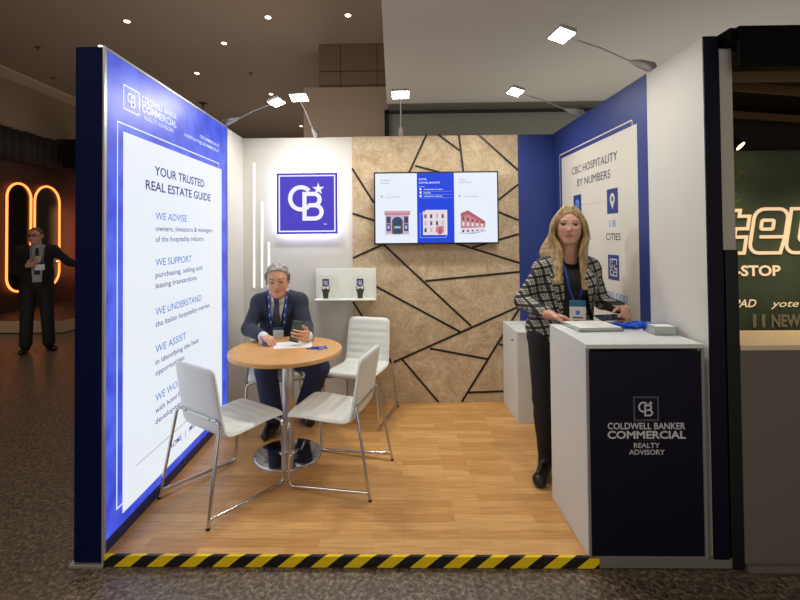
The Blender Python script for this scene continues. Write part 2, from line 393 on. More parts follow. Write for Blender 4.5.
LT('REALTY ADVISORY', BOXW, .345, 2.205, .024, .34, .01)
LT('CBCOMMERCIAL.IT', BOXW, 1.43, 2.262, .022, .36, .012, 'R')
LT('HOSPITALITY@CBCOMMERCIAL.IT', BOXW, 1.43, 2.218, .022, .60, .012, 'R')
LT('YOUR TRUSTED', BOXT, .80, 1.905, .056, .69, .014, 'C')
LT('REAL ESTATE GUIDE', BOXT, .81, 1.81, .056, .90, .014, 'C')
for head, z, lines in (('WE ADVISE', 1.640, ('owners, investors & managers', 'of the hospitality industry.')), ('WE SUPPORT', 1.364, ('purchasing, selling and', 'leasing transactions.')),
                       ('WE UNDERSTAND', 1.072, ('the Italian hospitality market.',)), ('WE ASSIST', .850, ('in identifying the best', 'opportunities.')),
                       ('WE WORK', .565, ('with hotel brands and', 'developments.'))):
    LT(head, BOXL, .466, z, .046, {'WE ADVISE': .40, 'WE SUPPORT': .47, 'WE UNDERSTAND': .63, 'WE ASSIST': .385, 'WE WORK': .36}[head], .004)
    for i, s in enumerate(lines):
        LT(s, BOXT, .466, z-.068-.064*i, .034, {'owners, investors & managers': .83, 'of the hospitality industry.': .68, 'purchasing, selling and': .64, 'leasing transactions.': .56, 'the Italian hospitality market.': .78, 'in identifying the best': .58, 'opportunities.': .37, 'with hotel brands and': .55, 'developments.': .40}[s], .004)
LT('ROME   |   MILAN', BOXT, .64, .205, .036, .42, .006)
mb = MB(); LQ(mb, .27, .292, 1.18, .298, BOXG, 3); mb.build('rule_line', lb)
mb = MB()
o = Vector((-1.4525, .224, 2.275)); frame2d(mb, o, (0, 1, 0), (0, 0, 1), -.074, -.066, .074, .066, .007, BOXW, 0)
emblem(mb, o + Vector((.0004, 0, 0)), (0, 1, 0), (0, 0, 1), .112, BOXW, 0, 0.0008)
mb.build('emblem', lb)

# ================================================================== BACK WALL
# sand coloured plaster panel with black strips
sp = thing('plaster_panel', (.344, 1.995, 0), 'sand-coloured textured plaster wall panel crossed by black angular strips', 'wall panel')
bx('plaster_board', (-.424, 1.986, 0.002), (1.112, 1.998, HB-.001), SAND, sp)
def PW(cx, cy): return (-.424 + (cx-28)*.004339, 2.46 - (cy-14)*.00436)
mb = MB(); SB = mat('black_strip', (30, 22, 18), .5)
X0, Z0 = -.424, 0.002
for a, b in (((188, 12), (150, 92)), ((163, 78), (215, 92)), ((213, 12), (259, 47)), ((257, 12), (266, 95)), ((298, 12), (382, 90)), ((28, 82), (74, 156)),
             ((28, 178), (76, 194)), ((382, 120), (335, 156)), ((335, 176), (382, 196)), ((28, 273), (92, 245)), ((90, 241), (278, 418)), ((182, 323), (382, 305)),
             ((230, 238), (382, 286)), ((382, 225), (283, 253)), ((76, 333), (256, 431)), ((382, 377), (108, 496)), ((190, 465), (312, 488)), ((131, 487), (207, 577)),
             ((382, 380), (257, 577)), ((337, 457), (382, 470)), ((270, 558), (382, 554)), ((28, 366), (110, 496)), ((150, 90), (120, 150)), ((266, 92), (300, 150))):
    p, q = PW(*a), PW(*b); d = Vector((q[0]-p[0], q[1]-p[1])); L_ = d.length
    mx = Matrix.Translation((p[0], 1.982, p[1])) @ Matrix.Rotation(-math.atan2(d.y, d.x), 4, 'Y')
    mb.box((0, 0, -.0095), (L_, .005, .0095), SB, mx)
mb.build('inlay_strips', sp)
tag(bx('blue_wall_panel', (1.112, 1.985, 0.002), (W2-.004, 2.0, HB), BLUE, None), 'plain dark blue panel on back wall between plaster panel and right corner', 'wall panel')

for i, (x, z1) in enumerate(((-1.347, 2.225), (-1.273, 1.86), (-1.210, 1.485))):
    t = thing('light_strip', (x, 1.99, 1.0), ('longest and leftmost', 'middle', 'shortest and rightmost')[i] + ' of three vertical white light strips on the back wall', 'light strip', None)
    bx('channel', (x-.014, 1.996, 1.05), (x+.014, 2.0, z1+.01), WHITE, t)
    bx('diffuser', (x-.008, 1.990, 1.06), (x+.008, 1.996, z1), emis('strip_light', (255, 252, 240), 1.05), t)
# illuminated square sign
sg = thing('illuminated_sign', (-.838, 1.96, 1.56), 'square purple-blue sign with interlocked letters and star, glowing round its edge', 'sign')
SGB = emis('sign_purple', (76, 66, 188), .8, .2); SGW = emis('sign_white', (238, 236, 250), .95)
cx_, cz_, hw = -.838, 1.838, .282
bx('panel', (cx_-hw, 1.940, cz_-hw), (cx_+hw, 1.954, cz_+hw), SGB, sg, .002)
bx('glow_box', (cx_-hw+.012, 1.955, cz_-hw+.012), (cx_+hw-.012, 1.972, cz_+hw-.012), emis('sign_halo', (225, 225, 255), 13.0), sg)
mb = MB(); o = Vector((cx_, 1.939, cz_)); frame2d(mb, o, (1, 0, 0), (0, 0, 1), -.262, -.262, .262, .262, .012, SGW, .001); mb.build('border', sg)
mb = MB(); emblem(mb, o + Vector((.005, 0, .01)), (1, 0, 0), (0, 0, 1), .50, SGW, .001, .006)
quad(mb, o, (1, 0, 0), (0, 0, 1), .155, -.195, .18, -.188, SGW, .002)
mb.build('emblem', sg)
for dx, dz in ((-.2, -.2), (.2, -.2), (-.2, .2), (.2, .2)):
    MB().tube([(cx_+dx, 1.971, cz_+dz), (cx_+dx, 2.0, cz_+dz)], .012, ALU, 10).build('spacer', sg)

# television
tv = thing('television', (.336, 1.93, 1.78), 'flat wall-mounted television showing a blue and white property slide', 'television')
tx0, tx1, tz0, tz1 = -.220, .910, 1.454, 2.114
bx('casing', (tx0, 1.902, tz0), (tx1, 1.945, tz1), BLACK, tv, .004)
bx('wall_mount', (.1, 1.945, 1.55), (.57, 1.984, 2.0), mat('dark_bracket', (30, 30, 32), .5), tv)
S0 = Vector((tx0+.013, 1.9005, tz0+.014)); sw, sh = tx1-tx0-.026, tz1-tz0-.028
TW, TB = emis('screen_white', (232, 240, 252), .88), emis('screen_blue', (34, 70, 224), .85)
TG = emis('screen_grey', (150, 156, 176), 1.0); TL = emis('screen_pale_line', (206, 214, 228), 1.0)
C = {k: emis('screen_'+k, v, .82) for k, v in dict(pink=(226, 176, 186), rose=(204, 138, 150), red=(188, 96, 104), slate=(66, 76, 112), teal=(40, 84, 96), pale=(236, 226, 232), sky=(168, 190, 232), brown=(120, 80, 82), lilac=(200, 186, 214)).items()}
mb = MB()
def SQ(u0, v0, u1, v1, m, k=1): quad(mb, S0, (1, 0, 0), (0, 0, 1), u0*sw, v0*sh, u1*sw, v1*sh, m, .0003*k)
SQ(0, 0, .343, 1, TW, 0); SQ(.343, 0, .648, 1, TB, 0); SQ(.648, 0, 1, 1, TW, 0)
for u in (.04, .69):
    for k, (z, wd_) in enumerate(((.735, .28), (.69, .28), (.64, .28))): SQ(u, z, u+wd_, z+.003, TL)
for z in (.735, .69, .64): SQ(.37, z, .63, z+.003, C['sky'])
SQ(.045, .655, .06, .68, TG); SQ(.685, .655, .70, .68, TG)
for z in (.755, .705, .655): SQ(.365, z, .38, z+.03, TW)
# picture 1: gateway facade
SQ(.082, .13, .275, .45, C['lilac'], 2); SQ(.075, .40, .285, .46, C['rose'], 3); SQ(.07, .435, .29, .45, C['pink'], 4)
for u in (.09, .235):
    SQ(u, .17, u+.035, .38, C['slate'], 3); SQ(u-.004, .27, u+.039, .285, C['rose'], 4); SQ(u+.008, .20, u+.026, .25, C['sky'], 4)
SQ(.135, .12, .225, .30, C['brown'], 3)
pts = arc(.18, .30, .045, .075, 0, 180, 12); mb.add([S0 + Vector((u*sw, -.0010, v*sh)) for u, v in pts], [tuple(range(13))], C['slate'])
SQ(.15, .12, .21, .30, C['teal'], 4); SQ(.155, .21, .205, .24, C['sky'], 5); SQ(.075, .11, .285, .13, C['pale'], 4)
# picture 2: street of pale houses
frame2d(mb, S0, (1, 0, 0), (0, 0, 1), .365*sw, .07*sh, .58*sw, .42*sh, .004, C['sky'], .0006)
SQ(.39, .11, .59, .47, C['pale'], 3)
for i in range(4):
    for j in range(3):
        u = .402+i*.047; v = .15+j*.10; SQ(u, v, u+.018, v+.055, C[('slate', 'lilac', 'brown')[(i+j) % 3]], 4)
        SQ(u-.006, v+.06, u+.026, v+.068, C['pink'], 4)
SQ(.50, .14, .56, .24, C['rose'], 5); SQ(.515, .12, .545, .21, C['red'], 6); SQ(.39, .45, .41, .47, C['slate'], 5)
# picture 3: red roofed block in perspective
def SP(pts, m, k): mb.add([S0 + Vector((u*sw, -.0003*k, v*sh)) for u, v in pts], [tuple(range(len(pts)))], m)
SP([(.70, .13), (.90, .17), (.90, .30), (.76, .46), (.70, .42)], C['rose'], 2); SP([(.70, .42), (.76, .46), (.90, .30), (.90, .26), (.76, .40), (.70, .37)], C['red'], 3)
SP([(.70, .12), (.90, .165), (.90, .215), (.70, .20)], C['pale'], 4)
for i in range(5):
    u = .712+i*.038; h_ = .05-.006*i
    SQ(u, .24-.004*i, u+.018, .24+h_, C['pale'], 4); SQ(u, .32-.012*i, u+.016, .32+h_-.012*i, C['brown'], 4); SQ(u, .145+.006*i, u+.016, .18, C['slate'], 5)
SP([(.69, .12), (.69, .135), (.90, .175), (.91, .16), (.80, .12)], C['sky'], 3)
mb.build('screen', tv)
def ST(s, m, u, v, cap, width):
    mb = MB(); put_text(mb, s, m, S0 + Vector((u*sw, -.0012, v*sh)), (1, 0, 0), (0, 0, 1), cap, width, 'L', .01); mb.build('caption', tv)
ST('PROPERTY', TG, .045, .89, .014, .09); ST('ADVISORY', TG, .045, .85, .014, .085); ST('services', TL, .045, .79, .010, .05)
ST('HOTEL', TW, .36, .90, .017, .075); ST('CAPITAL MARKETS', TW, .36, .85, .017, .19); ST('services', TW, .36, .80, .010, .05)
ST('investment & sales', TW, .40, .757, .014, .17); ST('leasing', TW, .40, .708, .014, .06); ST('valuation advice', TW, .40, .658, .014, .17)
ST('HOTEL', TG, .685, .89, .014, .065); ST('OPERATORS', TG, .685, .85, .014, .12); ST('services', TL, .685, .79, .010, .05)
ST('brand search', TL, .09, .70, .010, .12); ST('feasibility', TG, .09, .655, .010, .13); ST('brand search', TL, .73, .70, .010, .12); ST('feasibility', TG, .73, .655, .010, .13)

# brochure shelf
bs = thing('brochure_shelf', (-.487, 1.93, .95), 'white acrylic wall shelf holding two brochures, below the glowing sign', 'shelf')
ACW = mat('white_acrylic', (236, 238, 234), .25)
bx('back_plate', (-.765, 1.972, .952), (-.208, 1.984, 1.236), ACW, bs, .002)
bx('ledge', (-.765, 1.87, .952), (-.208, 1.972, .962), ACW, bs, .002)
DARKG = mat('charcoal_ink', (58, 62, 52), .6); VIO = mat('violet_ink', (58, 48, 140), .5)
for i, x0 in enumerate((-.725, -.412)):
    b = thing('brochure', (x0+.09, 1.90, .963), ('left', 'right')[i] + ' of the two pale brochures showing dark hand on the wall shelf', 'brochure')
    bx('pages', (x0, 1.905, .9625), (x0+.185, 1.914, 1.185), mat('brochure_cover', (238, 242, 230), .5), b)
    mb = MB(); o = (x0+.06, 1.9045, .9625)
    def H(pts, m, n): mb.add([(o[0]+u, o[1]-.0004*n, o[2]+v) for u, v in pts], [tuple(range(len(pts)))], m)
    H([(-.022, .006), (.022, .006), (.026, .055), (.036, .078), (.038, .112), (.030, .118), (.026, .098), (-.026, .098), (-.030, .118), (-.038, .112), (-.036, .078), (-.026, .055)], DARKG, 1)
    H([(-.030, .112), (.030, .112), (.030, .184), (-.030, .184)], VIO, 2)
    for s in (-1, 1): H([(s*.021+.011*math.cos(a), .105+.017*math.sin(a)) for a in [k*PI/5 for k in range(10)]], PAPER, 3)
    emblem(mb, (o[0], o[1]-.0014, .148+o[2]), (1, 0, 0), (0, 0, 1), .062, PAPER, 0, .0003)
    put_text(mb, 'CB Commercial', mat('grey_ink', (130, 134, 128), .6), (x0+.105, 1.9040, .985), (1, 0, 0), (0, 0, 1), .007, .06)
    mb.build('cover_print', b)

# ================================================================== RIGHT WALL GRAPHIC
wg = thing('wall_graphic', (W2-.002, 1.23, .0), 'blue-bordered white wall graphic headed hospitality by numbers, on right side wall', 'wall graphic')
GW = mat('graphic_off_white', (216, 212, 200), .5); GT = mat('graphic_navy_ink', (44, 46, 84), .5); GL = mat('graphic_light_blue', (92, 138, 214), .5); GG = mat('graphic_grey', (170, 168, 162), .5)
def RQ(mb, y0, z0, y1, z1, m, k):
    x = W2-.0024-.0005*k; mb.add([(x, y0, z0), (x, y0, z1), (x, y1, z1), (x, y1, z0)], [(0, 1, 2, 3)], m)
mb = MB().box((W2-.0022, .478, .002), (W2, 1.984, HB+.009), BLUE)
RQ(mb, .584, .10, 1.801, 2.203, GW, 1)
for a in ((.632, 2.203, .641, 2.243), (.632, 2.234, 1.852, 2.243), (1.843, .1, 1.852, 2.234)): RQ(mb, *a, GW, 1)
mb.build('printed_face', wg)
def RT(s, m, y, z, cap, width, bold=0):
    mb = MB(); put_text(mb, s, m, (W2-.0040, y, z), (0, -1, 0), (0, 0, 1), cap, width, 'C', 0); mb.build('lettering', wg)
RT('CBC HOSPITALITY', GT, 1.20, 2.025, .062, .75, .008); RT('BY NUMBERS', GT, 1.20, 1.918, .062, .55, .008)
RT('18', GL, .905, 1.580, .05, .085, .004); RT('CITIES', GT, .90, 1.490, .05, .20, .004)
RT('11', GL, 1.48, 1.580, .05, .06, .004); RT('BUILDINGS', GT, 1.39, 1.490, .05, .30, .004)
RT('400.000', GL, .89, 1.085, .055, .33, .004); RT('sqm', GT, .89, 1.01, .04, .12, .004)
RT('25', GL, 1.48, 1.085, .05, .1, .004); RT('HOTELS', GT, 1.48, 1.0, .05, .24, .004)
tiles = []
for y, z in ((1.48, 1.765), (.903, 1.755), (.903, 1.305), (1.48, 1.305)): mb = MB(); RQ(mb, y-.076, z-.085, y+.076, z+.085, BLUE, 2); tiles.append(mb.build('icon_tile', wg))
for z in (1.762, 1.305): mb = MB(); RQ(mb, .99, z, 1.40, z+.003, GG, 2); mb.build('connecting_line', wg)
mb = MB()
def RP(y, z, pts, m, k): mb.add([(W2-.0036-.0004*k, y-u, z+v) for u, v in pts], [tuple(range(len(pts)))], m)
RP(.903, 1.755, [(0, -.055)] + arc(0, .015, .034, .04, -28, 208, 14), GW, 1); RP(.903, 1.77, arc(0, 0, .013, .018, 0, 345, 11), GT, 2)
mb.build('map_pin', wg); mb = MB()
RP(1.48, 1.755, [(-.035, -.05), (-.035, .03)] + arc(0, .03, .035, .03, 180, 0, 8) + [(.035, -.05)], GL, 1)
for v in (-.03, -.005, .02): 
    for u in (-.015, .012): RP(1.48, 1.755+v, [(u-.006, -.007), (u+.006, -.007), (u+.006, .007), (u-.006, .007)], BLUE, 2)
mb.build('building_symbol', wg); mb = MB()
for pts in ([(-.045, .055), (.045, .055), (.045, .02)], [(-.045, .055), (-.045, 0), (-.015, 0), (-.015, .02)], [(-.015, .055), (-.015, .03)], [(.015, .02), (.015, -.01), (.045, -.01)],
            [(-.045, -.055), (.045, -.055), (.045, .0)], [(-.045, -.055), (-.045, -.02), (-.01, -.02)], [(0, -.055), (0, -.03), (.045, -.03)], [(-.02, -.055), (-.02, -.04)]): # floor plan
   
    stroke2d(mb, (W2-.0040, .903, 1.305), (0, -1, 0), (0, 0, 1), pts, .008, GW)
mb.build('floor_plan_symbol', wg); mb = MB()
stroke2d(mb, (W2-.0040, 1.48, 1.305), (0, -1, 0), (0, 0, 1), [(-.04, -.04), (-.04, .03), (.04, .03), (.04, -.04)], .01, GW)
mb.build('door_symbol', wg)

# ================================================================== TAPE, COUNTER, CABINET
tp = tag(MB().box((-1.452, .0, -.048), (.915, .012, .0035), TAPE).box((-1.452, .012, .0005), (.915, .016, .0035), TAPE).build('hazard_tape'), 'yellow and black striped warning tape along the front edge of wooden floor', 'tape')

ct = thing('reception_counter', (1.147, .29, 0), 'white reception counter with dark navy front and silver lettering', 'counter')
cx0, cx1, cy0, cy1, ch = .870, 1.424, .0, .50, 1.005
mb = MB()
mb.box((cx0, cy0+.012, 0), (cx0+.018, cy1, ch-.02), WHITE); mb.box((cx1-.018, cy0+.012, 0), (cx1, cy1, ch-.02), WHITE)
mb.box((cx0+.018, cy1-.018, 0), (cx1-.018, cy1, ch-.02), WHITE)
mb.build('body', ct, .0015)
bx('counter_top', (cx0, cy0, ch-.02), (cx1, cy1, ch), WHITE, ct, .0015)
mb = MB(); GF = mat('grey_edge_profile', (150, 150, 150), .4, metal=.3)
mb.box((cx0, cy0, 0), (cx0+.010, cy0+.012, ch-.02), GF); mb.box((cx1-.014, cy0, 0), (cx1, cy0+.012, ch-.02), GF); mb.box((cx0+.010, cy0, 0), (cx1-.014, cy0+.012, .008), GF)
mb.build('edge_profile', ct)
bx('front_panel', (cx0+.010, cy0+.004, .008), (cx1-.014, cy0+.014, ch-.034), DNAVY, ct)
mb = MB(); o = Vector((1.148, cy0+.003, .700)); DG = mat('dim_grey_print', (84, 84, 96), .5)
frame2d(mb, o, (1, 0, 0), (0, 0, 1), -.060, -.058, .060, .058, .008, DG, 0); emblem(mb, o, (1, 0, 0), (0, 0, 1), .105, GREYLET, .0003, .0006)
mb.build('emblem', ct)
for s, z, cap, wd_, bo in (('COLDWELL BANKER', .604, .031, .365, .02), ('COMMERCIAL', .560, .036, .368, .03), ('REALTY', .516, .024, .122, .015), ('ADVISORY', .484, .024, .168, .015)):
    mb = MB(); put_text(mb, s, GREYLET, (1.148, cy0+.003, z), (1, 0, 0), (0, 0, 1), cap, wd_, 'C', bo); mb.build('lettering', ct)
mb = MB()
quad(mb, (1.148, cy0+.003, .549), (1, 0, 0), (0, 0, 1), -.045, 0, .045, .0015, DG)
mb.build('rule_line', ct)

cb = thing('storage_cabinet', (1.2, 1.75, 0), 'low white storage cabinet with small lock standing in the back right corner', 'cabinet')
bx('body', (.952, 1.512, 0), (1.436, 1.980, .72), WHITE, cb, .002)
bx('cabinet_top', (.950, 1.508, .72), (1.438, 1.982, .742), WHITE, cb, .002)
bx('door', (.949, 1.525, .02), (.952, 1.97, .71), WHITE, cb)
mb = MB().tube([(.950, 1.60, .655), (.942, 1.60, .655)], .009, CHROME, 14).tube([(.942, 1.60, .655), (.925, 1.60, .655)], .004, BLACK, 8)
mb.build('lock', cb)

# ================================================================== TABLE
tcx, tcy = -.812, 1.012
tb = thing('round_table', (tcx, tcy, 0), 'round beech-topped table on polished steel column and disc foot', 'table')
TW_ = mat('beech_table_top', (214, 162, 102), .35, noise=.08, nscale=9)
MB().lathe([(.382, .708), (.392, .712), (.394, .724), (.392, .737), (.387, .740)], (tcx, tcy, 0), TW_, 96, False).build('table_top', tb)
MB().lathe([(.040, .022), (.040, .70)], (tcx+.015, tcy-.01, 0), STEEL, 40).build('column', tb)
MB().lathe([(.12, .700), (.12, .708)], (tcx, tcy, 0), STEEL, 40, False).build('top_plate', tb)
MB().lathe([(.236, .0), (.236, .010), (.225, .014), (.08, .022), (.045, .026), (.043, .045)], (tcx+.015, tcy-.01, 0), CHROME, 72).build('base', tb)

# ================================================================== CHAIRS
def make_chair(label):
    r = thing('chair', (0, 0, 0), label, 'chair', 'white chairs round the table')
    # side profile centreline (s forward, z up), then a padded shell around it
    key = [(.245, .398), (.232, .418), (.16, .422), (.05, .416), (-.06, .410), (-.13, .412), (-.165, .432), (-.182, .48), (-.198, .57), (-.218, .69), (-.236, .805)]
    P = []
    for i in range(len(key)-1):
        p0, p1, p2, p3 = (Vector(key[max(0, i-1)]), Vector(key[i]), Vector(key[i+1]), Vector(key[min(len(key)-1, i+2)]))
        for k in range(9):
            t = k/9; P.append(.5*((2*p1)+(-p0+p2)*t+(2*p0-5*p1+4*p2-p3)*t*t+(-p0+3*p1-3*p2+p3)*t**3))
    P.append(Vector(key[-1])); n = len(P); nv = 25; top = []; bot = []
    Ls = [0]
    for i in range(1, n): Ls.append(Ls[-1]+(P[i]-P[i-1]).length)
    for i, p in enumerate(P):
        d = (P[min(n-1, i+1)]-P[max(0, i-1)]).normalized(); nm = Vector((d.y, -d.x))   # upper / front side
        if nm.y < 0 and i < n*.4: nm = -nm
        s = Ls[i]/Ls[-1]; endf = min(1, min(s, 1-s)/.03); endf = math.sqrt(max(0, 1-(1-endf)**2))
        wd_ = .215 - .020*s; corner = min(1, min(Ls[i], Ls[-1]-Ls[i])/.045); wd2 = wd_ - .04*(1-math.sqrt(max(0, 1-(1-corner)**2)))
        for j in range(nv):
            v = -1+2*j/(nv-1); vv = math.copysign(1-(1-abs(v))**1.6, v)
            edge = (1-abs(vv)**8)**.5
            ch_ = .006*abs(math.sin(PI*Ls[i]/.062))**.5 if .02 < s < .98 else 0
            th = (.017+ch_)*endf*edge
            th2 = .015*endf*edge
            top.append((vv*wd2, p.x+nm.x*th, p.y+nm.y*th)); bot.append((vv*wd2, p.x-nm.x*th2, p.y-nm.y*th2))
    mb = MB(); vs = top+bot; N_ = len(top); fs = []
    for i in range(n-1):
        for j in range(nv-1):
            a = i*nv+j; fs.append((a, a+1, a+nv+1, a+nv)); fs.append((a+N_, a+nv+N_, a+nv+1+N_, a+1+N_))
    for i in range(n-1):
        for j in (0, nv-1):
            a = i*nv+j; fs.append((a, a+nv, a+nv+N_, a+N_))
    for j in range(nv-1):
        for i in (0, n-1):
            a = i*nv+j; fs.append((a, a+1, a+1+N_, a+N_))
    mb.add(vs, fs, LEATHER, True); mb.build('seat_shell', r)
    R_ = .0095
    for sx in (-1, 1):
        w = sx*.232
        def bend(pts, rad=.035):
            out = [Vector(pts[0])]
            for i in range(1, len(pts)-1):
                a, b, c = Vector(pts[i-1]), Vector(pts[i]), Vector(pts[i+1]); u = (a-b).normalized()*rad; v = (c-b).normalized()*rad
                for k in range(7):
                    t = k/6; out.append((b+u)*(1-t)**2 + b*2*t*(1-t) + (b+v)*t*t)
            out.append(Vector(pts[-1])); return out
        MB().tube(bend([(sx*.18, -.208, .515), (w-sx*.02, -.212, .515), (w+sx*.014, -.305, .004)]), R_, CHROME, 12).build('leg', r)
        MB().tube(bend([(w+sx*.012, -.297, .045), (w+sx*.008, .215, .0115), (w-sx*.01, .225, .388), (sx*.15, .225, .390)]), R_, CHROME, 12).build('runner', r)
        mb = MB().tube([(w+sx*.014, -.305, 0), (w+sx*.014, -.305, .012)], .011, BLACK, 10); mb.build('foot_glide', r)
    MB().tube([(-.18, -.208, .515), (.18, -.208, .515)], R_*.8, CHROME, 12).build('back_rail', r)
    mb = MB()
    for sx in (-1, 1): mb.tube([(sx*.12, -.203, .515), (sx*.12, -.222, .515)], .007, STEEL, 10)
    mb.build('bolt', r)
    MB().tube([(-.15, .225, .390), (.15, .225, .390)], R_*.8, CHROME, 12).build('front_rail', r)
    return r
c1 = make_chair('white padded chair beside the light box, nearest the camera, seen from behind')
specs = [(-1.058, .586, -34.5, None), (-.424, .765, 75, 'white padded chair right of the table, back towards the counter'),
         (-.340, 1.655, 163, 'white padded chair behind the table, facing the camera, under the television'),
         (-1.05, 1.60, 197, 'white chair the suited man sits on, mostly hidden behind the table')]
for i, (x, y, a, lab) in enumerate(specs):
    o = c1 if i == 0 else copy_tree(c1)
    if lab: o['label'] = lab
    o.location = (x, y, 0); o.rotation_euler = (0, 0, math.radians(a))

# ================================================================== ARM SPOTLIGHTS
LAMPE = emis('led_face', (255, 250, 236), 25)
def arm_light(base, head, wallnormal, label):
    t = thing('arm_spotlight', base, label, 'spotlight', 'arm spotlights on the booth walls')
    b, h = Vector(base), Vector(head); d = (h-b); u = d.normalized()
    j = b + u*.17 + Vector((0, 0, .0))
    MB().tube([b+Vector((0, 0, .0)), b+u*.03+Vector((0, 0, .012)), b+u*.10+Vector((0, 0, .008)), j], [.014, .030, .024, .008], ALU, 14).build('holder', t)
    MB().box((b.x-.018, b.y-.018, b.z-.022), (b.x+.018, b.y+.018, b.z+.006), ALU).build('clamp', t, .002)
    MB().tube([j, b+d*.6+Vector((0, 0, .012)), h], .005, ALU, 8).build('arm', t)
    hor = Vector((d.x, d.y, 0)).normalized(); side = Vector((0, 0, 1)).cross(hor)
    down = (Vector((0, 0, -1)) + hor*.30).normalized(); fw = side.cross(down)
    mx = Matrix((side, fw, -down)).transposed().to_4x4(); mx.translation = h
    mb = MB().box((-.07, -.04, 0), (.07, .06, .024), ALU, mx)
    mb.build('lamp_head', t, .004)
    MB().box((-.066, -.036, -.004), (.066, .056, -.001), LAMPE, mx).build('led_panel', t)
    ld = light('led_light', 'AREA', h + down*.012, h + down, LAMP_W, LAMP_C, .11, .07)
    ld.parent = t; ld.location = ld.location - t.location
arm_light((-1.49, 1.595, 2.484), (-.985, 1.48, 2.64), (1, 0, 0), 'arm spotlight on top of the light box, leaning over the seating')
arm_light((-.762, 2.03, 2.462), (-.80, 1.42, 2.66), (0, -1, 0), 'arm spotlight on back wall above the glowing square sign')
arm_light((.034, 2.03, 2.462), (.022, 1.42, 2.672), (0, -1, 0), 'arm spotlight on back wall above the television')
arm_light((1.483, 1.41, 2.472), (.915, 1.36, 2.66), (-1, 0, 0), 'farther arm spotlight on right wall, near the back corner')
arm_light((1.483, .44, 2.472), (.905, .36, 2.655), (-1, 0, 0), 'nearer arm spotlight on right wall, brightest and closest to camera')

# ================================================================== THINGS ON THE COUNTER
H0 = ch
tr = thing('document_tray', (1.13, .41, H0), 'clear plastic tray holding white brochures on the counter', 'tray')
mx = Matrix.Translation((1.062, .385, H0)) @ Matrix.Rotation(math.radians(4), 4, 'Z')
mb = MB().box((-.122, -.110, 0), (.122, .110, .003), ACRYL, mx)
for a, b in (((-.122, -.110, .003), (-.118, .110, .020)), ((.118, -.110, .003), (.122, .110, .020)), ((-.118, -.110, .003), (.118, -.106, .020)), ((-.118, .106, .003), (.118, .110, .020))): mb.box(a, b, ACRYL, mx)
mb.build('tray_body', tr)
for k, (dx, lab) in enumerate(((-.058, 'left'), (.058, 'right'))):
    for j in range(3):
        o = MB().box((dx-.056, -.098, .0035+.006*j), (dx+.056, .098, .009+.006*j), PAPER, mx @ Matrix.Rotation(math.radians((j-1)*1.0), 4, 'Z')).build('brochure')
        tag(o, 'white brochure in the clear counter tray, %s pile, %s' % (lab, ('bottom', 'middle', 'top')[j]), 'brochure', 'white brochures in the tray')
pen_mb = MB().tube([(0, -.07, 0), (0, -.062, 0), (0, .05, 0), (0, .06, 0), (0, .068, 0)], [.0015, .0048, .0048, .0040, .0040], PENB, 10)
pp = thing('ballpoint_pen', (0, 0, 0), 'blue pen in the loose pile on the counter', 'pen', 'blue pens piled on the counter')
pen_mb.build('barrel', pp); MB().box((-.0012, .005, .0045), (.0012, .055, .0065), PENB).build('clip', pp)
MB().tube([(0, .068, 0), (0, .076, 0)], .0025, BLACK, 8).build('button', pp)
PENW = mat('pen_tip_white', (210, 220, 235), .3); MB().tube([(0, -.074, 0), (0, -.067, 0)], [.0007, .0026], PENW, 8).build('tip', pp)
first = True
rp = random.Random(3)
for k in range(26):
    o = pp if first else copy_tree(pp); first = False
    lay = k // 9
    o.location = (1.225+.165*((k*5) % 7)/6+rp.uniform(-.008, .008), .365+rp.uniform(-.03, .03), H0+.0055+.0095*lay)
    o.rotation_euler = (0, 0, PI/2+rp.uniform(-.9, .9))
tpos = [(-.600, 1.005, 60), (-.575, .990, 115), (-.530, 1.030, 20), (-.620, .985, 95), (-.548, .990, 150)]
for x, y, a in tpos:
    o = copy_tree(pp); o['label'] = 'blue pen lying on the round table, right of the phone'; o['group'] = 'blue pens on the round table'
    o.location = (x, y, .7455 if (x, y) != (-.575, .990) else .755); o.rotation_euler = (0, 0, math.radians(a)); o.scale = (.62, .62, .85)
hd = thing('card_holder', (1.36, .23, H0), 'small clear box of white cards on the counter by the wall', 'card holder')
mb = MB()
for a, b in (((1.305, .185, H0), (1.420, .275, H0+.003)), ((1.305, .185, H0+.003), (1.420, .1875, H0+.046)), ((1.305, .2725, H0+.003), (1.420, .275, H0+.056)), ((1.305, .1875, H0+.003), (1.3075, .2725, H0+.046)), ((1.4175, .1875, H0+.003), (1.420, .2725, H0+.046))): mb.box(a, b, ACRYL)
mb.build('holder_body', hd)
o = bx('card_stack', (1.310, .1900, H0+.0035), (1.410, .262, H0+.044), PAPER)
tag(o, 'stack of white cards inside the small clear box', 'cards')
tag(bx('paper_sheet', (-.135, -.095, 0), (.135, .095, .002), PAPER), 'white sheet of paper on the round table under the phone hand', 'paper')
ps = bpy.data.objects['paper_sheet']; ps.location = (-.785, 1.115, .7403); ps.rotation_euler = (0, 0, math.radians(12))

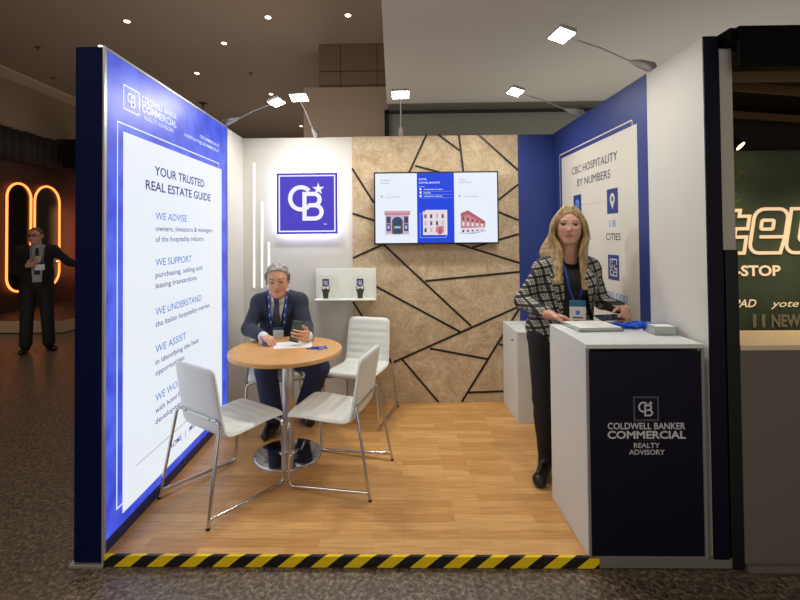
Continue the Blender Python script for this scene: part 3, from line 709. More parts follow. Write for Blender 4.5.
# ================================================================== NEIGHBOURING BOOTH (right)
po = thing('booth_post', (1.557, .03, -.05), 'slim post beside right wall, pale grey above and black below', 'post')
bx('lower_cover', (1.530, -.004, -.05), (1.590, .07, 1.45), BLACK, po, .002)
bx('upper_post', (1.524, .0, 1.45), (1.584, .06, 2.415), mat('post_grey', (190, 186, 178), .5), po, .002)
fs_ = tag(MB().box((1.553, -.09, 2.298), (4.4, -.07, 2.482), mat('black_fascia', (7, 7, 6), .7, spec=.1)).box((1.526, -.07, 2.422), (4.4, .06, 2.482), MATS['black_fascia']).build('fascia_board'), 'black fascia board over the neighbouring booth opening', 'fascia')
mb = thing('slatted_canopy', (2.9, .5, 2.3), 'dark slatted canopy with pale beams behind the black fascia', 'canopy')
bx('canopy_panel', (1.60, .07, 2.43), (4.4, 1.6, 2.45), mat('dark_brown_board', (34, 26, 20), .7), mb)
BEAM = mat('pale_beam', (120, 96, 66), .6)
for y, z in ((.075, 2.28), (.30, 2.33), (.8, 2.33)):
    m_ = Matrix.Translation((1.62, y, z)) @ Matrix.Rotation(math.radians(14 if y > .1 else 0), 4, 'Z')
    MB().box((0, 0, 0), (2.6, .02, .05), BEAM, m_).build('beam', mb)
struct(bx('wall_neighbour', (1.60, 1.30, -.05), (4.4, 1.36, 2.42), mat('brown_panel', (60, 46, 36), .7)))
struct(bx('wall_neighbour_side', (1.55, .08, -.05), (1.60, 1.36, 2.30), mat('black_wall', (20, 18, 16), .7)))
YB = .98
bp_ = thing('booth_banner', (3.0, YB, .9), 'dark green banner with outlined cream lettering in the neighbouring booth', 'banner')
BG = mat('banner_green', (88, 104, 80), .4, noise=.35, nscale=1.6)
bx('banner_board', (1.70, YB, .40), (4.3, YB+.02, 2.10), BG, bp_)
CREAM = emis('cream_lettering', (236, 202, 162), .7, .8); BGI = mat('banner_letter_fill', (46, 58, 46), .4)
mb = MB(); o = Vector((2.268, YB-.003, 1.392)); E1, E3 = (1, 0, 0), (0, 0, 1); SHR = .17
def sl(pts): return [(.82*(u+SHR*v), .82*v) for u, v in pts]
TK = .022
def outl(pts, closed=True): stroke2d(mb, o, E1, E3, sl(pts), TK, CREAM, .0005, .004, closed)
# 't' (its left part hidden behind the post), 'e', then the start of 'u'
outl([(-.16, .36), (.045, .36), (.045, .31), (.13, .31), (.13, .205), (.03, .205), (.03, .135), (.13, .135), (.13, .0), (-.02, .0), (-.09, .05), (-.09, .205), (-.16, .205)])
def rr(x0, z0, x1, z1, r, skip=()):
    P = []
    for cx, cz, a in ((x1-r, z1-r, 0), (x0+r, z1-r, 90), (x0+r, z0+r, 180), (x1-r, z0+r, 270)): P += arc(cx, cz, r, r, a, a+90, 5)
    return P
P = [(.44, .15), (.44, .29)] + arc(.36, .29, .08, .08, 0, 90, 5) + arc(.25, .29, .08, .08, 90, 180, 5) + arc(.25, .08, .08, .08, 180, 270, 5) + [(.42, 0), (.44, .10), (.27, .10), (.27, .15)]
outl([(.45, .135)] + arc(.37, .29, .08, .08, 0, 90, 5) + arc(.25, .29, .08, .08, 90, 180, 5) + arc(.25, .08, .08, .08, 180, 270, 5) + [(.43, 0)] )
stroke2d(mb, o, E1, E3, sl([(.24, .135), (.45, .135)]), TK, CREAM, .0005, .004)
outl(rr(.24, .20, .34, .275, .015))
outl([(.47, .37), (.57, .37), (.57, .14)] + arc(.60, .13, .03, .03, 180, 270, 3) + [(.66, .10), (.66, .37), (.76, .37), (.76, 0)] + arc(.55, .08, .08, .08, 270, 180, 5))
outl([(.82, .37), (1.10, .37), (1.10, .27), (.92, .27), (.92, .10), (1.10, .10), (1.10, 0), (.82, 0)])
outl([(1.16, .37), (1.42, .37), (1.42, 0), (1.16, 0)])
mb.build('outlined_letters', bp_)
for txt, m_, x_, z_, cp_, wd_, al_, bo_, sr_ in (('ONE-STOP', CREAM, 2.622, 1.236, .072, .54, 'R', .03, 0), ('PAD', CREAM, 2.452, 1.020, .055, .155, 'R', .01, .3), ('yote', CREAM, 2.55, 1.020, .050, .19, 'L', .0, .3),
                                           ('11', mat('grey_lettering', (168, 158, 134), .5), 2.425, .885, .085, .085, 'L', .05, 0), ('NEW', mat('grey_lettering', (0, 0, 0)), 2.552, .885, .085, .20, 'L', .04, 0)):
    mb = MB(); put_text(mb, txt, m_, (x_, YB-.004, z_), E1, E3, cp_, wd_, al_, bo_, sr_); mb.build('lettering', bp_)
mb = MB(); LEAF = mat('printed_leaf', (150, 150, 40), .5); rr_ = random.Random(5)
for k in range(26):
    x, z, a = 2.30+rr_.uniform(-.05, .10), rr_.uniform(1.72, 1.98), rr_.uniform(0, PI); l = rr_.uniform(.008, .022)
    c, s = math.cos(a)*l, math.sin(a)*l
    mb.add([(x-c, YB-.002, z-s), (x+s*.3, YB-.002, z-c*.3), (x+c, YB-.002, z+s), (x-s*.3, YB-.002, z+c*.3)], [(0, 1, 2, 3)], LEAF)
mb.build('printed_leaves', bp_)
nc = thing('bar_counter', (2.9, .15, -.05), 'grey counter with lit cream top in the neighbouring booth', 'counter')
bx('front_board', (1.592, .0, -.02), (4.3, .30, .975), mat('taupe_board', (112, 106, 100), .6), nc)
bx('counter_top', (1.592, -.005, .975), (4.3, .32, 1.0), mat('cream_top', (236, 214, 176), .4), nc, .002)
bx('plinth', (1.592, -.02, -.05), (4.3, .05, -.02), mat('plinth_grey', (110, 106, 100), .5), nc)
dl = thing('track_spotlight', (2.27, .95, 2.0), 'small lit spotlight hanging in the neighbouring booth', 'spotlight')
MB().tube([(2.25, .90, 2.42), (2.26, .90, 2.16)], .008, BLACK, 8).build('stem', dl)
MB().tube([(2.255, .90, 2.16), (2.285, .87, 2.115)], [.02, .034], BLACK, 16).build('lamp_shade', dl)
MB().tube([(2.285, .87, 2.1149), (2.288, .867, 2.111)], .03, emis('warm_bulb', (255, 190, 120), 10), 16).build('bulb', dl)
light('booth_light', 'SPOT', (2.30, .80, 2.15), (2.35, .25, 1.0), 22, (1, .8, .55), .03, spot=2.0)
light('booth_light', 'SPOT', (3.1, .5, 2.2), (2.9, .3, 1.0), 40, (1, .8, .55), .03, spot=2.2)

# ================================================================== HALL BACKGROUND (left)
NEON = emis('orange_neon', (255, 132, 66), 2.6); ARCHB = mat('dark_glass', (16, 16, 14), .2)
for i, (y0, y1, z0, z1, lab) in enumerate(((6.73, 7.33, .45, 2.70, 'left'), (7.43, 8.15, .45, 2.72, 'right'))):
    t = thing('arched_wall_panel', (-7.9, (y0+y1)/2, z0), lab + ' of two tall arched dark panels edged with orange light', 'wall panel', None)
    r = (y1-y0)/2; cy = (y0+y1)/2
    out = [(u, v) for u, v in arc(cy, z1-r, r, r, 0, 180, 16)] + arc(cy, z0+r, r, r, 180, 360, 16)
    MB().prism(out, (-7.88, 0, 0), (0, 1, 0), (0, 0, 1), (-.019, 0, 0), ARCHB if i == 0 else mat('grey_green_glass', (44, 42, 36), .3)).build('panel', t)
    pts = [(-7.86, u, v) for u, v in out]; pts.append(pts[0]); MB().tube(pts, .022, NEON, 8, False).build('light_tube', t)
light('arch_glow', 'AREA', (-7.4, 8.6, 1.5), (-7.9, 8.9, 1.5), 14, (1, .42, .18), .2, 1.6)
mb = MB(); CUR = mat('dark_curtain', (44, 36, 32), .8); n = 160; vs = []; fs = []
for k in range(n+1):
    y = 4.5+6*k/n; x = -7.82+.05*math.sin(k*1.1)+.02*math.sin(k*.37); vs += [(x, y, 3.15), (x, y, 3.80)]
for k in range(n): fs.append((2*k, 2*k+1, 2*k+3, 2*k+2))
mb.add(vs, fs, CUR, True); o = mb.build('curtain', fix=False); tag(o, 'dark pleated valance curtain above the arched panels', 'curtain')
sm = o.modifiers.new('thickness', 'SOLIDIFY'); sm.thickness = .01
ls_ = thing('loudspeaker', (-7.9, 8.15, 3.4), 'black box-shaped loudspeaker under the ceiling, left of light box', 'loudspeaker')
bx('speaker_box', (-7.5, 7.75, 3.10), (-7.0, 8.6, 3.74), BLACK, ls_, .02)
MB().box((-7.9, 8.1, 3.83), (-7.3, 8.2, 3.86), BLACK).box((-7.35, 8.1, 3.74), (-7.3, 8.2, 3.83), BLACK).build('wall_bracket', ls_)
o = thing('platform', (-6.5, 7, -.05), 'low lit platform with pale edge behind the standing man', 'platform')
bx('platform_body', (-7.85, 5.25, -.05), (-5.6, 9.5, .06), mat('platform_dark', (60, 50, 44), .5), o)
bx('pale_edge', (-7.85, 5.235, -.03), (-5.585, 5.25, .16), mat('pale_platform_edge', (196, 170, 140), .5), o)
bx('side_edge', (-5.6, 5.25, -.03), (-5.585, 9.5, .16), mat('pale_platform_edge', (196, 170, 140), .5), o)
light('platform_light', 'SPOT', (-6.8, 4.4, 1.8), (-6.6, 5.3, .05), 14, (1, .75, .5), .1, spot=1.0)
sl_ = thing('string_lights', (-6.2, 6.9, 1.0), 'short row of tiny warm lights behind the standing man', 'string lights')
bx('rail', (-7.86, 7.45, .985), (-7.80, 9.6, 1.0), mat('dark_rail', (40, 28, 22), .5), sl_)
for k in range(7): MB().lathe([(.006, -.014), (.016, -.004), (.016, .006), (.006, .014)], (-7.80, 8.0+.24*k, 1.02), emis('warm_dot', (255, 220, 180), 3), 10).build('bulb', sl_)
# ceiling downlights and sprinklers
LABD = ['downlight in the ceiling above the light box, highest in view', 'downlight nearest the top edge left of the grey ceiling slab', 'downlight close above the light box, middle', 'downlight just over the top corner of the light box',
        'downlight beside the grey ceiling slab', 'small distant downlight beside the left arm spotlight', 'farthest downlight low above the back wall', 'downlight near top edge, between two others above the booth']
d0 = None
for i, (x, y) in enumerate(((-4.072, 4.514), (-2.899, 5.33), (-3.961, 6.681), (-5.04, 5.37), (-.696, 4.446), (-2.847, 8.052), (-2.776, 11.047), (-1.902, 4.465))):
    if d0 is None:
        t = d0 = thing('ceiling_downlight', (0, 0, 0), '', 'downlight', 'ceiling downlights')
        MB().lathe([(.044, -.004), (.062, -.008), (.065, 0)], (0, 0, 0), mat('brass_ring', (150, 130, 100), .4, metal=.5), 24).build('trim_ring', t)
        MB().lathe([(.040, -.012), (.044, -.008), (.044, -.006)], (0, 0, 0), emis('downlight_lens', (255, 240, 214), 6), 24).build('lens', t)
    else: t = copy_tree(d0)
    t.location = (x, y, ZC); t['label'] = LABD[i]
s0 = None
for i, (x, y, lab) in enumerate(((-4.69, 8.66, 'largest ceiling sprinkler, brass, above the far end of the light box'), (-6.14, 5.37, 'small ceiling sprinkler at far left, nearer the picture top'), (-2.89, 6.73, 'small ceiling sprinkler between the downlights behind the back wall'), (-7.0, 6.83, 'small ceiling sprinkler at far left, beside the pale ceiling band'))):
    if s0 is None:
        t = s0 = thing('sprinkler', (0, 0, 0), '', 'sprinkler', 'ceiling sprinklers')
        MB().lathe([(.10, -.006), (.11, 0)], (0, 0, 0), mat('brass_dark', (110, 84, 54), .4, metal=.6), 20).build('cover_plate', t)
        MB().tube([(0, 0, 0), (0, 0, -.12)], [.03, .02], mat('brass_dark', (0, 0, 0)), 10).build('nozzle', t)
    else: t = copy_tree(s0)
    t.location = (x, y, ZC); t['label'] = lab
    if i: t.scale = (.45, .45, .45)

# ================================================================== PEOPLE
def V3(*a): return np.array(a, dtype=np.float64)
def unit(v): v = np.asarray(v, float); return v/np.linalg.norm(v)
class Prim:
    __slots__ = ('kind', 'a', 'op', 'k', 'lo', 'hi')
    def __init__(s, kind, a, op='u', k=.02):
        s.kind, s.a, s.op, s.k = kind, a, op, k
        if kind == 'cap': p, q, r1, r2 = a; m = max(r1, r2); s.lo = np.minimum(p, q)-m; s.hi = np.maximum(p, q)+m
        elif kind == 'ecap': p, q, r1, r2, side, fr, re = a; m = max(r1+r2+(re,)); s.lo = np.minimum(p, q)-m; s.hi = np.maximum(p, q)+m
        elif kind == 'ell': c, r, R = a; e = np.abs(R.T) @ np.array(r); s.lo = c-e; s.hi = c+e
        else: s.lo = V3(-99, -99, -99); s.hi = -s.lo
    def d(s, P):
        if s.kind == 'cap':
            p, q, r1, r2 = s.a; ab = q-p; t = np.clip(((P-p) @ ab)/max(1e-9, ab @ ab), 0, 1)
            return np.linalg.norm(P-(p+t[..., None]*ab), axis=-1) - (r1+(r2-r1)*t)
        if s.kind == 'ecap':
            p, q, r1, r2, side, fr, re = s.a; ab = q-p; t = np.clip(((P-p) @ ab)/(ab @ ab), 0, 1)
            w = P-(p+t[..., None]*ab); ax = unit(ab); sd = unit(side-ax*(side @ ax)); f = np.cross(ax, sd)
            rx = r1[0]+(r2[0]-r1[0])*t; ry = r1[1]+(r2[1]-r1[1])*t
            n = np.sqrt(((w @ sd)/rx)**2+((w @ f)/ry)**2+((w @ ax)/re)**2)
            return (n-1)*np.minimum(rx, ry)
        if s.kind == 'ell':
            c, r, R = s.a; w = (P-c) @ R.T; k0 = np.linalg.norm(w/r, axis=-1); k1 = np.linalg.norm(w/(np.array(r)**2), axis=-1)
            return k0*(k0-1)/np.maximum(k1, 1e-9)
        if s.kind == 'fn': return s.a(P)
def cap(p, q, r1, r2=None, op='u', k=.02): return Prim('cap', (np.array(p, float), np.array(q, float), r1, r1 if r2 is None else r2), op, k)
def ecap(p, q, r1, r2, side, re=None, op='u', k=.03): return Prim('ecap', (np.array(p, float), np.array(q, float), tuple(r1), tuple(r2), np.array(side, float), None, re or min(r1+r2)), op, k)
def ell(c, r, R=None, op='u', k=.02): return Prim('ell', (np.array(c, float), tuple(r), np.eye(3) if R is None else R), op, k)
def fn(f, op='i', k=0): return Prim('fn', f, op, k)
def combine(D, d, op, k):
    if op == 's': a, b = D, -d; s = -1
    elif op == 'i': a, b = D, d; s = -1
    else: a, b = D, d; s = 1
    if k <= 0: return np.minimum(a, b) if s == 1 else np.maximum(a, b)
    h = np.maximum(k-np.abs(a-b), 0)/k
    return (np.minimum(a, b)-h*h*k*.25) if s == 1 else (np.maximum(a, b)+h*h*k*.25)
def eval_pts(prims, P):
    D = np.full(P.shape[:-1], 1.0)
    for p in prims: D = combine(D, p.d(P), p.op, p.k)
    return D
def sdf_mesh(name, prims, vox, mats, parent, colfn=None, extra_lo=None):
    us = [p for p in prims if p.op == 'u' and p.kind != 'fn']
    lo = np.min([p.lo for p in us], 0)-.03; hi = np.max([p.hi for p in us], 0)+.03
    n = np.ceil((hi-lo)/vox).astype(int)+1
    ax = [lo[i]+vox*np.arange(n[i]) for i in range(3)]
    D = np.full(n, 1.0, np.float32)
    for p in prims:
        pad = p.k+2.5*vox
        a = np.maximum(0, np.floor((p.lo-pad-lo)/vox).astype(int)); b = np.minimum(n, np.ceil((p.hi+pad-lo)/vox).astype(int)+1)
        if np.any(b <= a): continue
        if p.kind == 'fn':      # only near and inside the surface
            idx = np.nonzero(D < 3*vox); P = np.stack([ax[i][idx[i]] for i in range(3)], -1)
            D[idx] = combine(D[idx], p.d(P), p.op, p.k); continue
        sl = tuple(slice(a[i], b[i]) for i in range(3))
        G = np.stack(np.meshgrid(*[ax[i][sl[i]] for i in range(3)], indexing='ij'), -1)
        D[sl] = combine(D[sl], p.d(G), p.op, p.k)
    ins = D < 0
    # surface nets
    c = [ins[:-1, :-1, :-1], ins[1:, :-1, :-1], ins[:-1, 1:, :-1], ins[1:, 1:, :-1], ins[:-1, :-1, 1:], ins[1:, :-1, 1:], ins[:-1, 1:, 1:], ins[1:, 1:, 1:]]
    s = sum(x.astype(np.uint8) for x in c); act = (s > 0) & (s < 8)
    idx = np.argwhere(act); vid = np.full(act.shape, -1, np.int64); vid[tuple(idx.T)] = np.arange(len(idx))
    offs = np.array([(0,0,0),(1,0,0),(0,1,0),(1,1,0),(0,0,1),(1,0,1),(0,1,1),(1,1,1)])
    dv = [D[tuple((idx+o).T)] for o in offs]
    acc = np.zeros((len(idx), 3)); cnt = np.zeros(len(idx))
    for i, j in ((0,1),(2,3),(4,5),(6,7),(0,2),(1,3),(4,6),(5,7),(0,4),(1,5),(2,6),(3,7)):
        cr = (dv[i] < 0) != (dv[j] < 0); t = np.where(cr, dv[i]/np.where(cr, dv[i]-dv[j], 1), 0)
        acc += np.where(cr[:, None], offs[i]+t[:, None]*(offs[j]-offs[i]), 0); cnt += cr
    vs = lo+vox*(idx+acc/cnt[:, None]); quads = []
    for axn in range(3):
        s0 = [slice(None)]*3; s1 = [slice(None)]*3; s0[axn] = slice(0, -1); s1[axn] = slice(1, None)
        A, B = ins[tuple(s0)], ins[tuple(s1)]; e = np.argwhere(A != B); u, v = (axn+1) % 3, (axn+2) % 3
        e = e[(e[:, u] > 0) & (e[:, v] > 0) & (e[:, u] < n[u]-1) & (e[:, v] < n[v]-1)]
        fl = A[tuple(e.T)]; q = []
        for du, dv_ in ((0, 0), (-1, 0), (-1, -1), (0, -1)):
            k = e.copy(); k[:, u] += du; k[:, v] += dv_; q.append(vid[tuple(k.T)])
        q = np.stack(q, 1); q[~fl] = q[~fl][:, ::-1]; quads.append(q)
    q = np.concatenate(quads); q = q[(q >= 0).all(1)]
    # drop stray islands by keeping every vertex used
    me = bpy.data.meshes.new(name)
    loc = np.array(parent_world(parent)) if parent is not None else np.zeros(3)
    me.vertices.add(len(vs)); me.vertices.foreach_set('co', (vs-loc).astype(np.float32).ravel())
    me.loops.add(q.size); me.loops.foreach_set('vertex_index', q.astype(np.int32).ravel())
    me.polygons.add(len(q)); me.polygons.foreach_set('loop_start', np.arange(0, q.size, 4, dtype=np.int32)); me.polygons.foreach_set('loop_total', np.full(len(q), 4, np.int32))
    for m in mats: me.materials.append(m)
    me.update(calc_edges=True); me.validate()
    me.polygons.foreach_set('use_smooth', np.ones(len(me.polygons), bool))
    if colfn is not None and len(me.polygons) == len(q):
        me.polygons.foreach_set('material_index', colfn(vs[q].mean(1)).astype(np.int32))
    o = bpy.data.objects.new(name, me); COL.objects.link(o)
    if parent is not None: o.parent = parent
    return o

def frame_of(F, up=(0, 0, 1)):
    F = unit(F); S = unit(np.cross(F, up)); U = np.cross(S, F); return S, F, U      # S = to the person's right
def head_prims(c, F, h, roll=0., ears=True, wid=1.0):
    S, F, U = frame_of(F)
    if roll: S, U = S*math.cos(roll)+U*math.sin(roll), U*math.cos(roll)-S*math.sin(roll)
    R = np.array([S, F, U]); w = lambda x, y, z: np.array(c)+h*(S*x*wid+F*y+U*z)
    k = .035*h*2; o = []
    o.append(ell(w(0, -.05, .13), (.325*h*wid, .405*h, .355*h), R, k=.01))
    o.append(ell(w(0, .10, -.10), (.262*h*wid, .27*h, .36*h), R, k=.06*h*2))
    for s in (-1, 1):
        o.append(cap(w(s*.20, -.02, -.20), w(s*.055, .22, -.395), .085*h, .075*h, k=.10*h))
        o.append(cap(w(s*.15, .235, -.08), w(s*.17, .16, -.16), .085*h, .075*h, k=.10*h))
    o.append(cap(w(-.03, .27, -.41), w(.03, .27, -.41), .068*h, k=.07*h))
    o.append(cap(w(-.13, .30, .115), w(.13, .30, .115), .045*h, k=.08*h))
    for s in (-1, 1): o.append(ell(w(s*.135, .395, .035), (.085*h, .07*h, .055*h), R, 's', k=.05*h))
    for s in (-1, 1): o.append(ell(w(s*.135, .285, .030), (.062*h, .058*h, .05*h), R, k=.01*h))
    o.append(cap(w(0, .34, .07), w(0, .415, -.095), .026*h, .045*h, k=.05*h))
    for s in (-1, 1): o.append(cap(w(s*.035, .375, -.118), w(s*.045, .355, -.118), .030*h, k=.025*h))
    o.append(cap(w(-.07, .338, -.228), w(.07, .338, -.228), .024*h, k=.02*h)); o.append(cap(w(-.055, .338, -.262), w(.055, .338, -.262), .028*h, k=.02*h))
    o.append(cap(w(-.09, .372, -.246), w(.09, .372, -.246), .008*h, op='s', k=.012*h))
    if ears:
        for s in (-1, 1):
            o.append(ell(w(s*.345, -.03, -.015), (.032*h, .085*h, .135*h), R, k=.03*h)); o.append(ell(w(s*.385, .0, -.01), (.02*h, .04*h, .07*h), R, 's', k=.02*h))
    def local(P): return ((P-np.array(c)) @ R.T)/h/np.array([wid, 1, 1])
    return o, w, R, local
def face_colours(local, brow=True, lipw=.10, closed=False, bounds=None):
    """0 skin, 1 lips, 2 eye white, 3 iris/lashes, 4 brows, 5 blush"""
    def f(P):
        q = local(P); x, y, z = np.abs(q[:, 0]), q[:, 1], q[:, 2]; m = np.zeros(len(P), int)
        fr = (y > .15) & (np.abs(z) < .6)
        m[fr & (x < lipw*(1.05-abs(0))) & (np.abs(z+.246) < .042*(1.1-x/lipw*.8)) & (y > .28)] = 1
        ez = (z-.030); ex = (x-.135); e = (ex/.062)**2+(ez/.028)**2
        if closed: m[fr & (np.abs(ez+.004) < .013) & (np.abs(ex) < .06) & (y > .2)] = 3
        else:
            m[fr & (e < 1) & (y > .2)] = 2; m[fr & (e < 1.0) & (ex**2+ez**2 < .032**2) & (y > .2)] = 3
            m[fr & (np.abs(ex) < .068) & (ez > .014) & (ez < .036) & (y > .2)] = 3
        if brow: m[fr & (np.abs(z-.125-.02*(1-np.abs(ex)/.08)) < .014) & (np.abs(ex) < .085) & (y > .15)] = 4
        return m
    return f
def hand_prims(W, Dv, Nv, thumb, L=.18, curls=(20, 25, 20), curl_add=(0, 0, 0, 0), tcurl=0., spread=.10, k=.006):
    """W wrist, Dv towards the fingers, Nv out of the palm, thumb = +1/-1 side (Dv x Nv)"""
    D = unit(Dv); N = unit(np.asarray(Nv, float)-D*(np.dot(Nv, D))); T = np.cross(D, N)*thumb; s = L/.18; o = []
    W = np.array(W, float)
    off = (.029, .010, -.010, -.028); mc = (.086, .090, .086, .078)
    seg = ((.044, .026, .021), (.049, .030, .022), (.045, .028, .021), (.035, .020, .019))
    o.append(cap(W-D*.02*s, W+D*.02*s, .024*s, .022*s, k=.02))
    for i in range(4):
        b = W+(D*mc[i]+T*off[i])*s; o.append(cap(W+(D*.018+T*off[i]*.6)*s, b, .0150*s, .0125*s, k=.012))
    ends = []
    for i in range(4):
        b = W+(D*mc[i]+T*off[i])*s; a = 0; dd = unit(D+T*spread*(1.2-i*.8)); r = (.0088, .0090, .0086, .0076)[i]*s
        for j in range(3):
            a += math.radians(curls[j]+(curl_add[i] if j < 2 else 0)); v = dd*math.cos(a)+N*math.sin(a); e = b+v*seg[i][j]*s
            o.append(cap(b, e, r, r*.90, k=.004)); b = e; r *= .92
        ends.append(b)
    b = W+(D*.022+T*.022)*s; v1 = unit(D*.62+T*.72+N*.25); e = b+v1*.042*s; o.append(cap(b, e, .0165*s, .0125*s, k=.012))
    v2 = unit(D*(.85)+T*.35+N*(.25+tcurl)); e2 = e+v2*.032*s; o.append(cap(e, e2, .0115*s, .0098*s, k=.005))
    v3 = unit(D*.9+T*(.1)+N*(.35+tcurl*1.3)); e3 = e2+v3*.025*s; o.append(cap(e2, e3, .0098*s, .0082*s, k=.005))
    return o, ends, e3
def torso_prims(J, g, inf=0., kk=.05):
    S = J['S']; o = []
    P_, Wt, C_, N_ = J['pelvis'], J['waist'], J['chest'], J['neck']
    o.append(ecap(P_, Wt, (g['hip']+inf, g['hipd']+inf), (g['wst']+inf, g['wstd']+inf), S, .08+inf, k=kk))
    o.append(ecap(Wt, C_, (g['wst']+inf, g['wstd']+inf), (g['cst']+inf, g['cstd']+inf), S, .09+inf, k=kk))
    o.append(cap(J['shR'], J['shL'], g['shr']+inf, k=kk))
    for s in ('R', 'L'): o.append(cap(N_*.8+J['sh'+s]*.2, J['sh'+s], g['shr']*.72+inf, g['shr']*.9+inf, k=.03))
    if g.get('bust'):
        for s in (-1, 1): o.append(ell(C_+J['Fv']*.065+S*s*.075-V3(0, 0, .02), (.062+inf, .055+inf, .062+inf), np.array([S, J['Fv'], V3(0, 0, 1)]), k=.04))
    return o
def arm_prims(J, g, s, inf=0., t=1.0, kk=.02):
    sh, el, wr = J['sh'+s], J['el'+s], J['wr'+s]; e = el+(wr-el)*t
    return [cap(sh, el, g['arm']+inf, g['arm']*.82+inf*.95, k=kk+.01), cap(el, e, g['arm']*.82+inf*.95, g['arm']*(.82-.22*t)+inf*.8, k=kk)]
def leg_prims(J, g, s, inf=0., t=1.0, kk=.03, taper=0.):
    h, kn, an = J['hip'+s], J['kn'+s], J['an'+s]; e = kn+(an-kn)*t
    cf = kn+(an-kn)*.28-J['Fv']*.012
    return [cap(h, kn, g['leg']+inf, g['leg']*.66+inf, k=kk), cap(kn, e, g['leg']*.64+inf, g['leg']*.42+inf+taper, k=.02), cap(cf, kn+(an-kn)*.5, g['leg']*.55+inf*.8, g['leg']*.45+inf*.8, k=.03)]
def drape(mb, prims, J, path, widths, m, lift=.002, th=.0015, sub=8, start=.35):
    """a ribbon laid on the front of a garment: path of (lateral, z) in the torso frame"""
    S, F = J['S'], J['Fv']; O = J['chest']; pts = []; ws = []
    for i in range(len(path)-1):
        for k in range(sub):
            t = k/sub; pts.append((path[i][0]*(1-t)+path[i+1][0]*t, path[i][1]*(1-t)+path[i+1][1]*t)); ws.append(widths[i]*(1-t)+widths[i+1]*t)
    pts.append(path[-1]); ws.append(widths[-1])
    pts = np.array(pts); ws = np.array(ws); d = np.gradient(pts, axis=0); d /= np.linalg.norm(d, axis=1)[:, None]+1e-9; nn = np.stack([-d[:, 1], d[:, 0]], 1)
    K = 5; rows = []
    for j in range(K):
        q = pts+nn*(ws[:, None]*(j/(K-1)-.5)); B = np.array([O[0], O[1], 0.])+S*q[:, :1]+V3(0, 0, 1)*q[:, 1:2]
        f = np.full(len(q), start)
        for it in range(60):
            dd = eval_pts(prims, B+F*f[:, None]); f = f-np.maximum(dd, 0)*.8
        rows.append((B+F*(f+lift)[:, None], B+F*(f+lift+th)[:, None]))
    n = len(pts); vs = []
    for a, b in rows: vs += [tuple(x) for x in a]
    for a, b in rows: vs += [tuple(x) for x in b]
    fs = []; N_ = K*n
    for j in range(K-1):
        for i in range(n-1):
            a = j*n+i; fs += [(a, a+1, a+n+1, a+n), (a+N_, a+n+N_, a+n+1+N_, a+1+N_)]
    for i in range(n-1):
        for j in (0, K-1):
            a = j*n+i; fs.append((a, a+1, a+1+N_, a+N_))
    for j in range(K-1):
        for i in (0, n-1):
            a = j*n+i; fs.append((a, a+n, a+n+N_, a+N_))
    mb.add(vs, fs, m, True); return rows[K//2][1][-1]

def skin_mat(name, rgb):
    m = mat(name, rgb, .48, noise=.05, nscale=30); b = m.node_tree.nodes['Principled BSDF']
    b.inputs['Subsurface Weight'].default_value = .12; b.inputs['Subsurface Radius'].default_value = (.012, .005, .003); b.inputs['Subsurface Scale'].default_value = 1
    return m
def hair_mat(name, c1, c2, sc=(60, 60, 5)):
    m, nt, b = nodes(name); N = nt.nodes; L = nt.links; tc = N.new('ShaderNodeTexCoord'); mp = N.new('ShaderNodeMapping'); mp.inputs['Scale'].default_value = sc
    n = N.new('ShaderNodeTexNoise'); n.inputs['Scale'].default_value = 1.5; n.inputs['Detail'].default_value = 4
    r = N.new('ShaderNodeValToRGB'); r.color_ramp.elements[0].position = .35; r.color_ramp.elements[1].position = .65; r.color_ramp.elements[0].color = srgb(*c1); r.color_ramp.elements[1].color = srgb(*c2)
    bp = N.new('ShaderNodeBump'); bp.inputs['Strength'].default_value = .3; bp.inputs['Distance'].default_value = .004
    L.new(tc.outputs['Object'], mp.inputs['Vector']); L.new(mp.outputs[0], n.inputs['Vector']); L.new(n.outputs['Fac'], r.inputs['Fac']); L.new(r.outputs['Color'], b.inputs['Base Color'])
    L.new(n.outputs['Fac'], bp.inputs['Height']); L.new(bp.outputs['Normal'], b.inputs['Normal']); b.inputs['Roughness'].default_value = .42; return m
